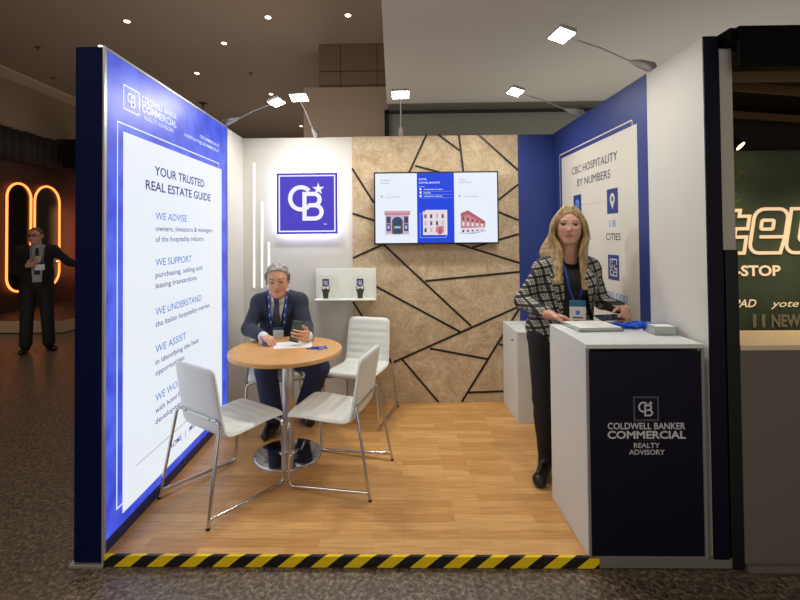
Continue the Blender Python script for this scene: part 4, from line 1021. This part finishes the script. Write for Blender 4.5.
def plaid_mat():
    m, nt, b = nodes('plaid_tweed'); N = nt.nodes; L = nt.links; tc = N.new('ShaderNodeTexCoord'); mp = N.new('ShaderNodeMapping'); mp.inputs['Rotation'].default_value = (0, math.radians(14), math.radians(20))
    sp = N.new('ShaderNodeSeparateXYZ'); L.new(tc.outputs['Object'], mp.inputs['Vector']); L.new(mp.outputs[0], sp.inputs[0])
    def M_(op, a, b_=None, c=None):
        n = N.new('ShaderNodeMath'); n.operation = op
        for i, v in enumerate((a, b_, c)):
            if v is None: continue
            if isinstance(v, (int, float)): n.inputs[i].default_value = v
            else: L.new(v, n.inputs[i])
        return n.outputs[0]
    def band(src, per, ph, w): return M_('LESS_THAN', M_('FRACT', M_('ADD', M_('DIVIDE', src, per), ph)), w)
    hx = M_('ADD', sp.outputs['X'], M_('MULTIPLY', sp.outputs['Y'], .5)); hz = sp.outputs['Z']
    def tart(s): return M_('ADD', band(s, .052, 0.0, .34), M_('MULTIPLY', M_('ADD', band(s, .052, .45, .08), band(s, .052, .25, .08)), .9))
    tot = M_('ADD', M_('MULTIPLY', tart(hx), .5), M_('MULTIPLY', tart(hz), .5))
    r = N.new('ShaderNodeValToRGB'); r.color_ramp.interpolation = 'LINEAR'; e = r.color_ramp.elements
    e[0].position = 0; e[0].color = srgb(186, 184, 172); e[1].position = 1; e[1].color = srgb(16, 16, 16); k = e.new(.5); k.color = srgb(62, 62, 56)
    L.new(tot, r.inputs['Fac'])
    n = N.new('ShaderNodeTexNoise'); n.inputs['Scale'].default_value = 260; L.new(tc.outputs['Object'], n.inputs['Vector'])
    bp = N.new('ShaderNodeBump'); bp.inputs['Strength'].default_value = .4; bp.inputs['Distance'].default_value = .003; L.new(n.outputs['Fac'], bp.inputs['Height']); L.new(bp.outputs['Normal'], b.inputs['Normal'])
    L.new(r.outputs['Color'], b.inputs['Base Color']); b.inputs['Roughness'].default_value = .85; return m
SKINW = skin_mat('fair_skin', (210, 160, 138)); SKINM = skin_mat('tanned_skin', (214, 160, 130)); SKINB = skin_mat('pale_skin', (190, 140, 116))
LIP = mat('lips', (190, 104, 98), .4); EYEW = mat('eye_white', (182, 168, 160), .3); IRIS = mat('iris_dark', (44, 34, 30), .3); BROWB = mat('blond_brow', (158, 124, 88), .7); BROWG = mat('grey_brow', (120, 104, 96), .7); BROWD = mat('dark_brow', (60, 44, 34), .7)  # eye whites greyed: the lids' shade is put into the colour
LIPM = mat('lips_pale', (186, 116, 98), .45)
BLKC = mat('black_cloth', (16, 16, 18), .8, noise=.2, nscale=30, bump=.2, bscale=20); BLKT = mat('black_trousers', (22, 23, 28), .75, bump=.35, bscale=14)
SUIT = mat('navy_suit_cloth', (25, 34, 54), .8, noise=.12, nscale=25, bump=.5, bscale=12, sheen=.1); SHIRT = mat('white_shirt', (224, 226, 230), .7, bump=.1)
TIE = mat('dark_grey_tie', (56, 60, 68), .6); LANB = mat('blue_lanyard', (28, 62, 150), .5); SHOE = mat('black_leather', (16, 15, 15), .3); NAIL = mat('red_nail', (170, 24, 38), .25)
TEAL = mat('teal_card', (20, 110, 140), .45); LANW = mat('lanyard_print', (196, 208, 230), .5)

# ------------------------------------------------------------------ standing woman
VX = .0042
w = thing('person', (1.02, .78, 0), 'blonde woman in plaid jacket and dark trousers standing at the counter', 'person')
J = dict(S=unit((-.97, .22, 0)), Fv=unit((-.22, -.97, 0)))
J.update(pelvis=V3(1.010, .80, .90), waist=V3(1.045, .80, 1.06), chest=V3(1.098, .775, 1.235), neck=V3(1.095, .775, 1.412),
         shR=V3(.935, .775, 1.308), shL=V3(1.236, .80, 1.306), elR=V3(.806, .830, 1.095), elL=V3(1.318, .810, 1.090), wrR=V3(.895, .575, 1.046), wrL=V3(1.362, .600, 1.070),
         hipR=V3(.925, .79, .87), hipL=V3(1.095, .81, .87), knR=V3(.908, .745, .48), knL=V3(1.11, .78, .48), anR=V3(.925, .775, .10), anL=V3(1.13, .82, .10))
G = dict(hip=.165, hipd=.115, wst=.132, wstd=.095, cst=.145, cstd=.10, shr=.042, arm=.042, leg=.088, bust=True)
hc, hF, hh = V3(1.084, .735, 1.586), unit((-.33, -.94, -.03)), .238
hp, hw, hR, hl = head_prims(hc, hF, hh, roll=.03, wid=1.12)
body = torso_prims(J, G) + [cap(J['neck']+V3(0, .01, -.03), hw(0, -.10, -.22), .058, .056, k=.03)]
for s in 'RL': body += arm_prims(J, G, s) + leg_prims(J, G, s)
for s, toe in (('R', V3(.842, .625, .035)), ('L', V3(1.09, .66, .035))): body += [cap(J['an'+s], J['an'+s]-V3(0, 0, .045), .030, .030), cap(J['an'+s]-V3(0, 0, .05), toe, .030, .024)]
hR_, eR, tR = hand_prims(J['wrR'], (.90, -.40, -.13), (.05, -.2, -1), -1, .175, (14, 22, 18), (0, 2, 4, 8), .1, .14)
hL_, eL, tL = hand_prims(J['wrL'], (-.34, -.80, -.30), (-.66, .15, -.60), -1, .17, (44, 48, 30), (0, 4, 6, 8), .25, .06)
body += hR_+hL_+hp
fc = face_colours(hl, True, .09)
nails = np.array(eR)
def wcol(P):
    m = fc(P)
    for e in nails: m[(np.linalg.norm(P-e-V3(0, 0, .004), axis=1) < .010) & (P[:, 2] > e[2]-.002)] = 5
    return m
sdf_mesh('body', body, VX, [SKINW, LIP, EYEW, IRIS, BROWB, NAIL], w, wcol)
# trousers, boots
tr_ = [ecap(J['pelvis']-V3(0, 0, .04), J['pelvis']+V3(0, 0, .07), (.172, .122), (.155, .112), J['S'], .06)]
for s in 'RL': tr_ += leg_prims(J, G, s, .010, .93)
sdf_mesh('trousers', tr_, .006, [BLKT], w)
for s, toe in (('R', V3(.832, .605, .034)), ('L', V3(1.09, .655, .030))):
    a = J['an'+s]; d_ = unit(toe-a); bt = [cap(a+V3(0, 0, .16), a, .046, .040), cap(a, a-V3(0, 0, .055), .041, .036), cap(a-V3(0, 0, .045), toe, .042, .036, k=.03), cap(toe+V3(0, .015, 0), toe, .038, .034),
        cap(a+V3(.004, .012, -.05), a+V3(.004, .014, -.083), .026, .022, k=.01), fn(lambda P: -(P[:, 2]-.001))]
    sdf_mesh('boot', bt, .005, [SHOE], w)
# black top, then open plaid jacket
top_ = torso_prims(J, G, .007) + [fn(lambda P: P[:, 2]-1.425+np.maximum(0, ((P-J['chest'])@J['Fv']))*.55)]
sdf_mesh('top', top_, .006, [BLKC], w)
def jloc(P): q = P-J['chest']; return q @ J['S'], q @ J['Fv'], P[:, 2]
def opening(P):
    x, f, z = jloc(P); hwid = .050+.060*np.clip((1.34-z)/.42, 0, 1.3)
    return np.maximum(np.abs(x+.030-.035*np.clip((z-1.05)/.3, 0, 1))-hwid, -(f-.0))
jk = torso_prims(J, G, .026)+[ecap(V3(1.04, .80, .84), V3(1.07, .79, 1.15), (.20, .145), (.175, .125), J['S'], .02, k=.03)]
for s in 'RL': jk += arm_prims(J, G, s, .017, .88)
jk += [fn(lambda P: -(P[:, 2]-(.835+.010*np.sin(P[:, 0]*90)+.006*np.sin(P[:, 0]*230)))), fn(opening, 's', .006), fn(lambda P: P[:, 2]-1.425)]
PLAID = plaid_mat()
sdf_mesh('jacket', jk, .0048, [PLAID], w)
jk_s = torso_prims(J, G, .026)+[ecap(V3(1.04, .80, .84), V3(1.07, .79, 1.15), (.20, .145), (.175, .125), J['S'], .02, k=.03)]
mb = MB()
for s in (-1, 1): drape(mb, jk_s, J, [(.005+s*.060, 1.385), (-.002+s*.100, 1.26), (-.018+s*.095, 1.15), (-.030+s*.100, 1.02)], [.035, .075, .05, .010], PLAID, .004, .006)
o = mb.build('lapel', w)
# fringe at the hem and cuffs
mb = MB(); rf = random.Random(2)
for k in range(70):
    a = 2*PI*k/70; c = J['pelvis']; p = c+J['S']*math.cos(a)*.198+J['Fv']*math.sin(a)*.142; p[2] = .84; p[0] += .03
    x = (p-J['chest'])@J['S']
    if abs(x-.012) < .10 and (p-c)@J['Fv'] > 0: continue
    mb.tube([p+V3(0, 0, .012), p-V3(0, 0, rf.uniform(.012, .028))+V3(rf.uniform(-.006, .006), rf.uniform(-.004, .004), 0)], .0028, PLAID, 5)
mb.build('fringe', w)
# hair
HAIRW = hair_mat('blonde_hair', (122, 96, 56), (186, 156, 104))
hair = [ell(hw(0, -.06, .15), (.365*hh, .435*hh, .385*hh), hR, k=.01), ell(hw(0, -.18, -.12), (.34*hh, .26*hh, .45*hh), hR, k=.03), ell(hw(0, -.16, -.46), (.37*hh, .17*hh, .34*hh), hR, k=.03)]
rh = random.Random(11)
for s in (-1, 1):
    for k in range(13):
        u = k/12; a = math.radians(8+u*110)
        p0 = hw(s*.10, .12-.2*u, .47); p1 = hw(s*(.335-.03*(1-u)), .22-.50*u, .12); p2 = hw(s*(.375+.03*u), .16-.48*u, -.28)
        if s > 0: p3 = J['neck']+J['S']*(.065+.095*u)+J['Fv']*(.10-.15*u)+V3(0, 0, .015-.02*u); p4 = J['chest']+J['S']*(.075+.045*u+rh.uniform(-.008, .008))+J['Fv']*(.155-.22*max(0, u-.45))+V3(0, 0, -.005+.12*max(0, u-.4))
        else: p3 = J['neck']-J['S']*(.060+.045*u)+J['Fv']*(.095-.13*u)+V3(0, 0, -.01); p4 = J['chest']-J['S']*(.055+.040*u+rh.uniform(-.008, .008))+J['Fv']*(.155-.20*max(0, u-.5))+V3(0, 0, -.035+.12*max(0, u-.5))
        K_ = [p0+(p0-p1)*.5, p0, p1, p2, p3, p4, p4*2-p3]; pts = []
        for q in range(1, 5):
            for t_ in (0, .25, .5, .75):
                A, B, C_, D_ = K_[q-1:q+3]; pts.append(.5*((2*B)+(C_-A)*t_+(2*A-5*B+4*C_-D_)*t_**2+(3*B-A-3*C_+D_)*t_**3))
        pts.append(p4); nr = len(pts)
        for q in range(nr-1):
            r_ = lambda i: .017 if i < nr*.7 else .017-.011*(i-nr*.7)/(nr*.3)
            hair.append(cap(pts[q], pts[q+1], r_(q), r_(q+1), k=.007))
hair += [ell(hw(0, .44, -.10), (.25*hh, .42*hh, .46*hh), hR, 's', k=.012)]
sdf_mesh('hair', hair, .0045, [HAIRW], w)
# lanyard and badge
all_top = torso_prims(J, G, .007)
ly = MB(); e1 = drape(ly, all_top, J, [(.050, 1.38), (.022, 1.20), (-.010, 1.105)], [.014]*3, LANB, .004); drape(ly, all_top, J, [(-.055, 1.38), (-.055, 1.20), (-.040, 1.105)], [.014]*3, LANB, .004)
lyo = ly.build('lanyard', w)
bc = e1+J['Fv']*.010+V3(0, 0, -.045)
ori = Matrix(((-J['S'][0], J['Fv'][0], 0), (-J['S'][1], J['Fv'][1], 0), (0, 0, 1))).to_4x4(); ori.translation = Vector(bc)+Vector(J['S'])*(-.018)
mb = MB().box((-.048, -.002, -.065), (.048, .002, .058), PAPER, ori).box((-.048, .0021, .020), (.048, .003, .058), TEAL, ori).box((-.012, .0021, -.03), (.012, .003, -.005), GL, ori).box((-.03, .0021, -.052), (.03, .003, -.044), DARKG, ori)
mb.build('badge', lyo)
# phone in her left hand
pc = (J['wrL']+unit((-.34, -.80, -.30))*.085+unit((-.66, .15, -.60))*.040)
pc = V3(1.228, .52, 1.038); mx = Matrix.Translation(Vector(pc)) @ Matrix.Rotation(math.radians(12), 4, 'Z') @ Matrix.Rotation(math.radians(12), 4, 'X')
ph = thing('smartphone', tuple(pc), 'dark blue phone held flat over the counter by the woman', 'phone')
MB().box((-.076, -.038, -.005), (.076, .038, .004), mat('phone_case_blue', (20, 32, 60), .35), mx).build('case', ph, .003)
MB().box((-.072, -.034, .0042), (.072, .034, .005), mat('phone_glass', (10, 12, 16), .08), mx).build('screen', ph)

# ------------------------------------------------------------------ seated man
w = thing('person', (-1.0, 1.68, 0), 'grey-haired man in navy suit sitting at the round table looking at his phone', 'person')
J = dict(S=unit((-1, -.08, 0)), Fv=unit((.08, -1, 0)))
J.update(pelvis=V3(-1.0, 1.70, .575), waist=V3(-1.0, 1.655, .75), chest=V3(-.998, 1.585, .93), neck=V3(-.990, 1.525, 1.075),
         shR=V3(-1.162, 1.560, .986), shL=V3(-.834, 1.555, .992), elR=V3(-1.205, 1.400, .800), elL=V3(-.752, 1.430, .805), wrR=V3(-1.022, 1.175, .788), wrL=V3(-.692, 1.205, .784),
         hipR=V3(-1.11, 1.69, .56), hipL=V3(-.905, 1.69, .56), knR=V3(-1.035, 1.285, .505), knL=V3(-.640, 1.365, .500), anR=V3(-1.005, 1.375, .105), anL=V3(-.800, 1.600, .105))
G = dict(hip=.175, hipd=.135, wst=.155, wstd=.125, cst=.165, cstd=.125, shr=.050, arm=.050, leg=.098)
hc, hF, hh = V3(-.972, 1.405, 1.186), unit((.13, -.95, -.20)), .258
hp, hw, hR, hl = head_prims(hc, hF, hh, roll=-.04)
body = torso_prims(J, G) + [cap(J['neck']-V3(0, 0, .03), hw(0, -.12, -.20), .062, .060, k=.03)]
for s in 'RL': body += arm_prims(J, G, s) + leg_prims(J, G, s)
for s, toe in (('R', V3(-1.015, 1.24, .04)), ('L', V3(-.74, 1.49, .04))): body += [cap(J['an'+s], J['an'+s]-V3(0, 0, .05), .033, .032), cap(J['an'+s]-V3(0, 0, .055), toe, .032, .026)]
hR_, eR, tR = hand_prims(J['wrR'], (.72, -.66, -.10), (.12, .10, -1), -1, .19, (26, 34, 28), (-6, 0, 6, 12), .35, .05)
hL_, eL, tL = hand_prims(J['wrL'], (-.20, -.93, .18), (-.95, .10, .20), -1, .19, (24, 50, 30), (0, 0, 4, 8), .30, .03)
body += hR_+hL_+hp
sdf_mesh('body', body, VX, [SKINM, LIPM, EYEW, IRIS, BROWG], w, face_colours(hl, True, .09, True))
tr_ = [ecap(J['pelvis']-V3(0, 0, .02), J['pelvis']+V3(0, 0, .10), (.182, .142), (.165, .135), J['S'], .07)]
for s in 'RL': tr_ += leg_prims(J, G, s, .020, .90, taper=.018)
tr_ += [fn(lambda P: -(P[:, 2]-.475) if False else np.where(P[:, 1] > 1.55, .478-P[:, 2], -1.), 'i')] if False else []
sdf_mesh('trousers', tr_, .006, [mat('navy_trousers', (34, 44, 74), .8, bump=.35, bscale=12)], w)
for s, toe in (('R', V3(-1.02, 1.215, .036)), ('L', V3(-.725, 1.462, .036))):
    a = J['an'+s]-V3(0, 0, .045); back = a-unit((toe-a)*V3(1, 1, 0))*.025
    sdf_mesh('shoe', [cap(back-V3(0, 0, .015), toe, .040, .034, k=.02), cap(J['an'+s]-V3(0, 0, .02), a, .040, .040, k=.03), cap(a-V3(0, 0, 0), toe*.6+a*.4, .042, .036, k=.03), fn(lambda P: -(P[:, 2]-.001))], .005, [SHOE], w)
shp = torso_prims(J, G, .006)
col_ = [cap(J['neck']-V3(0, 0, .03)+V3(0, .005, 0), J['neck']+unit(hw(0, -.12, -.20)-J['neck'])*.020, .080, .068, k=.01)]
for s in 'RL': col_ += [cap(J['el'+s], J['wr'+s]+(J['wr'+s]-J['el'+s])*.03, .042, .036, k=0.0)]
def below_collar(P): return (P-(J['neck']+V3(0, -.0, .006))) @ unit((0, -.70, .75))
cutoff = lambda P: np.where(np.linalg.norm(P[:, :2]-J['neck'][:2], axis=1) < .12, below_collar(P), -1.)
sdf_mesh('shirt', shp+col_+[fn(cutoff, 'i')], .005, [SHIRT], w)
def opening(P):
    x, f, z = (P-J['chest'])@J['S'], (P-J['chest'])@J['Fv'], P[:, 2]; return np.maximum(np.abs(x-.01)-(.012+.060*np.clip((z-.72)/.34, 0, 1.4)), -(f-.0))
jk_s = torso_prims(J, G, .022)
jk = torso_prims(J, G, .022)
for s in 'RL': jk += arm_prims(J, G, s, .016, .86)
jk += [ell(J['neck']+V3(0, -.03, .055), (.098, .10, .09), None, 's', k=.02), fn(opening, 's', .006), fn(lambda P: -(P[:, 2]-.50))]
sdf_mesh('jacket', jk, .0055, [SUIT], w)
SUITD = mat('navy_lapel', (26, 35, 56), .7)
for s in (-1, 1):
    mb = MB(); drape(mb, jk_s, J, [(.01+s*.098, 1.075), (.01+s*.115, 1.01), (.01+s*.095, .93), (.01+s*.055, .80)], [.03, .070, .055, .012], SUITD, .003, .004); mb.build('lapel', w)
mb = MB(); drape(mb, shp+col_, J, [(.01, 1.085), (.01, 1.045), (.01, .99), (.01, .78)], [.052, .046, .040, .070], TIE, .006, .006); mb.build('tie', w)
ly = MB(); drape(ly, jk_s, J, [(.088, 1.09), (.070, 1.00), (.060, .90), (.045, .80)], [.020]*4, LANB, .006); drape(ly, jk_s, J, [(-.080, 1.09), (-.068, 1.00), (-.062, .90), (-.050, .80)], [.020]*4, LANB, .006)
for s, k in ((1, 0), (-1, 0)):
    for z in (1.04, .97, .90, .84): drape(ly, jk_s, J, [((.077 if s > 0 else -.072)-s*.012*(1.04-z)/.12, z+.012), ((.075 if s > 0 else -.071)-s*.012*(1.04-z)/.12, z-.012)], [.008]*2, LANW, .0085, .001, 2)
lyo = ly.build('lanyard', w)
mb = MB(); e1 = drape(mb, jk_s, J, [(0.0, .80), (0.0, .775)], [.085, .085], TEAL, .008, .003, 2); drape(mb, jk_s, J, [(0.0, .775), (0.0, .70)], [.085, .085], PAPER, .008, .003, 3); mb.build('badge', lyo)
HAIRM = hair_mat('grey_hair', (92, 88, 82), (172, 168, 158), (34, 8, 34))
hair = [ell(hw(0, -.07, .165), (.356*hh, .435*hh, .385*hh), hR, k=.01), ell(hw(0, -.20, -.02), (.335*hh, .27*hh, .30*hh), hR, k=.03)]
for s in (-1, 1): hair.append(cap(hw(s*.315, .03, .18), hw(s*.33, .0, .02), .022, .014, k=.015))
def hairline(P):
    q = hl(P); return np.maximum(q[:, 1]-(.09+1.3*np.maximum(0, q[:, 2]-.25)+.5*np.maximum(0, np.abs(q[:, 0])-.24)), -(q[:, 2]+.28))*hh
sdf_mesh('hair', hair+[fn(hairline, 'i', .006)], .0045, [HAIRM], w)
pc = J['wrL']+unit((-.20, -.93, .18))*.095+unit((-.95, .10, .20))*.040+V3(-.014, -.004, .030)
mx = Matrix.Translation(Vector(pc)) @ Matrix.Rotation(math.radians(-12), 4, 'Z') @ Matrix.Rotation(math.radians(-14), 4, 'X') @ Matrix.Rotation(math.radians(8), 4, 'Y')
ph = thing('smartphone', tuple(pc), 'olive green phone held upright over the table by the seated man', 'phone')
MB().box((-.038, -.004, -.078), (.038, .004, .078), mat('phone_green', (70, 86, 66), .35), mx).build('case', ph, .004)
MB().box((-.034, .0042, -.074), (.034, .005, .074), mat('phone_glass', (10, 12, 16), .08), mx).build('screen', ph)
MB().box((-.033, -.0065, .038), (.002, -.004, .072), mat('camera_bump', (88, 102, 84), .35), mx).build('camera_bump', ph, .001)
mb = MB()
for dx, dz in ((-.025, .064), (-.025, .046), (-.008, .055)): mb.tube([mx @ Vector((dx, -.0064, dz)), mx @ Vector((dx, -.009, dz))], .0065, BLACK, 12)
mb.build('camera_lens', ph)
tip = (np.array(eR[0])+np.array(tR))/2
o = copy_tree(pp); o['label'] = 'pen between the fingers of the seated man, resting on paper'; del o['group']
d_ = Vector((.45, -.25, -.62)).normalized(); o.location = Vector(tip)-d_*.03+Vector((.0, .0, .012)); o.rotation_mode = 'QUATERNION'; o.rotation_quaternion = (-d_).to_track_quat('Y', 'Z')

# ------------------------------------------------------------------ man in the aisle behind
B0 = V3(-5.105, 4.10, -.05); SX, FX = unit((-.777, -.63, 0)), unit((.63, -.777, 0))
def Q(s, f, z): return B0-SX*s+FX*f+V3(0, 0, z)      # s towards the viewer's right
w = thing('person', tuple(B0), 'man in dark suit and glasses standing far left by the orange-lit arches', 'person')
J = dict(S=SX, Fv=FX, pelvis=Q(0, 0, .95), waist=Q(0, .01, 1.12), chest=Q(0, .0, 1.32), neck=Q(0, -.01, 1.47), shR=Q(-.185, 0, 1.42), shL=Q(.185, 0, 1.42),
         elR=Q(-.235, .03, 1.15), elL=Q(.37, .04, 1.24), wrR=Q(-.11, .24, 1.22), wrL=Q(.56, .16, 1.17),
         hipR=Q(-.095, 0, .92), hipL=Q(.095, 0, .92), knR=Q(-.11, .03, .50), knL=Q(.12, .03, .50), anR=Q(-.12, 0, .10), anL=Q(.14, 0, .10))
G = dict(hip=.17, hipd=.13, wst=.16, wstd=.13, cst=.165, cstd=.12, shr=.055, arm=.048, leg=.09)
hc, hF, hh = Q(-.02, .03, 1.625), unit(FX*.85-(-SX)*.45), .235
hp, hw, hR, hl = head_prims(hc, hF, hh)
body = torso_prims(J, G) + [cap(J['neck']-V3(0, 0, .03), hw(0, -.1, -.2), .06, .057, k=.03)]
for s in 'RL': body += arm_prims(J, G, s) + leg_prims(J, G, s)
toes = dict(R=Q(-.17, .17, .04), L=Q(.20, .17, .04))
for s in 'RL': body += [cap(J['an'+s]-V3(0, 0, .05), toes[s], .032, .026)]
hR_, eR, tR = hand_prims(J['wrR'], (FX*.5-SX*.75+V3(0, 0, .25)), (FX*-.5-SX*.3+V3(0, 0, .6)), 1, .19, (35, 45, 30), k=.006)
hL_, _, _ = hand_prims(J['wrL'], (FX*.3-SX*.9-V3(0, 0, .3)), (SX*-.2-V3(0, 0, 1)), 1, .19, (15, 20, 20))
body += hR_+hL_+hp
sdf_mesh('body', body, .0075, [SKINB, LIPM, EYEW, IRIS, BROWD], w, face_colours(hl))
tr_ = [ecap(J['pelvis']-V3(0, 0, .02), J['pelvis']+V3(0, 0, .10), (.18, .14), (.168, .136), J['S'], .07)]
for s in 'RL': tr_ += leg_prims(J, G, s, .018, .96, taper=.02)
sdf_mesh('trousers', tr_, .010, [BLKC], w)
for s in 'RL': sdf_mesh('shoe', [cap(J['an'+s]-V3(0, 0, .055), toes[s], .042, .036), cap(J['an'+s], J['an'+s]-V3(0, 0, .05), .04, .042), fn(lambda P: -(P[:, 2]+.049))], .008, [SHOE], w)
shp = torso_prims(J, G, .006); sdf_mesh('shirt', shp+[cap(J['neck']-V3(0, 0, .02), J['neck']+V3(0, 0, .01)+FX*.01, .074, .060, k=.01)], .008, [mat('pale_shirt', (150, 156, 166), .7)], w)
def opening(P):
    x, f, z = (P-J['chest'])@J['S'], (P-J['chest'])@J['Fv'], P[:, 2]; return np.maximum(np.abs(x)-(.055+.03*np.clip((z-1.0)/.4, 0, 1)), -(f-.0))
jk_s = torso_prims(J, G, .022); jk = list(jk_s)
for s in 'RL': jk += arm_prims(J, G, s, .016, .93)
jk += [ell(J['neck']+FX*.03+V3(0, 0, .05), (.10, .10, .09), None, 's', k=.02), fn(opening, 's', .006), fn(lambda P: -(P[:, 2]-.78))]
sdf_mesh('jacket', jk, .008, [mat('charcoal_suit', (12, 11, 12), .9)], w)
mb = MB(); drape(mb, shp, J, [(0, 1.41), (0, 1.35), (0, 1.04)], [.03, .04, .065], mat('dark_tie', (26, 26, 34), .6), .004, .004); mb.build('tie', w)
ly = MB(); drape(ly, jk_s, J, [(.075, 1.43), (.05, 1.22)], [.018]*2, mat('grey_lanyard', (120, 116, 122), .5), .006); drape(ly, jk_s, J, [(-.075, 1.43), (-.05, 1.22)], [.018]*2, mat('grey_lanyard', (0, 0, 0)), .006); lyo = ly.build('lanyard', w)
mb = MB(); drape(mb, jk_s, J, [(-.03, 1.22), (-.03, 1.18)], [.11]*2, LANB, .008, .003, 2); drape(mb, jk_s, J, [(-.03, 1.18), (-.03, 1.10)], [.11]*2, PAPER, .008, .003, 2); mb.build('badge', lyo)
hair = [ell(hw(0, -.08, .165), (.355*hh, .43*hh, .375*hh), hR, k=.01), ell(hw(0, -.20, -.02), (.34*hh, .27*hh, .28*hh), hR, k=.03)]
sdf_mesh('hair', hair+[fn(lambda P: np.maximum((hl(P)[:, 1]-(.08+.95*np.maximum(0, hl(P)[:, 2]-.20))), -(hl(P)[:, 2]+.25))*hh, 'i', .006)], .007, [hair_mat('dark_brown_hair', (40, 28, 20), (84, 60, 42), (60, 60, 60))], w)
mb = MB(); GLS = mat('glasses_frame', (12, 12, 14), .3)
for s in (-1, 1):
    pts = [hw(s*.14+.085*math.cos(a), .40, .03+.06*math.sin(a)) for a in [k*PI/6 for k in range(13)]]; mb.tube(pts, .0035, GLS, 6, False)
    mb.tube([hw(s*.225, .40, .05), hw(s*.35, .0, .06)], .003, GLS, 6)
mb.tube([hw(-.055, .405, .04), hw(.055, .405, .04)], .003, GLS, 6); mb.build('glasses', w)
cpz = np.mean(eR, 0)
cu = thing('coffee_cup', tuple(cpz), 'small pale cup held at chest height by the distant man', 'cup')
MB().lathe([(.028, -.04), (.036, .045), (.032, .045), (.026, -.03)], tuple(cpz), mat('cup_white', (196, 190, 180), .5), 20).build('cup_body', cu)
MB().lathe([(.038, .045), (.036, .052)], tuple(cpz), mat('cup_lid', (60, 58, 56), .5), 20).build('lid', cu)
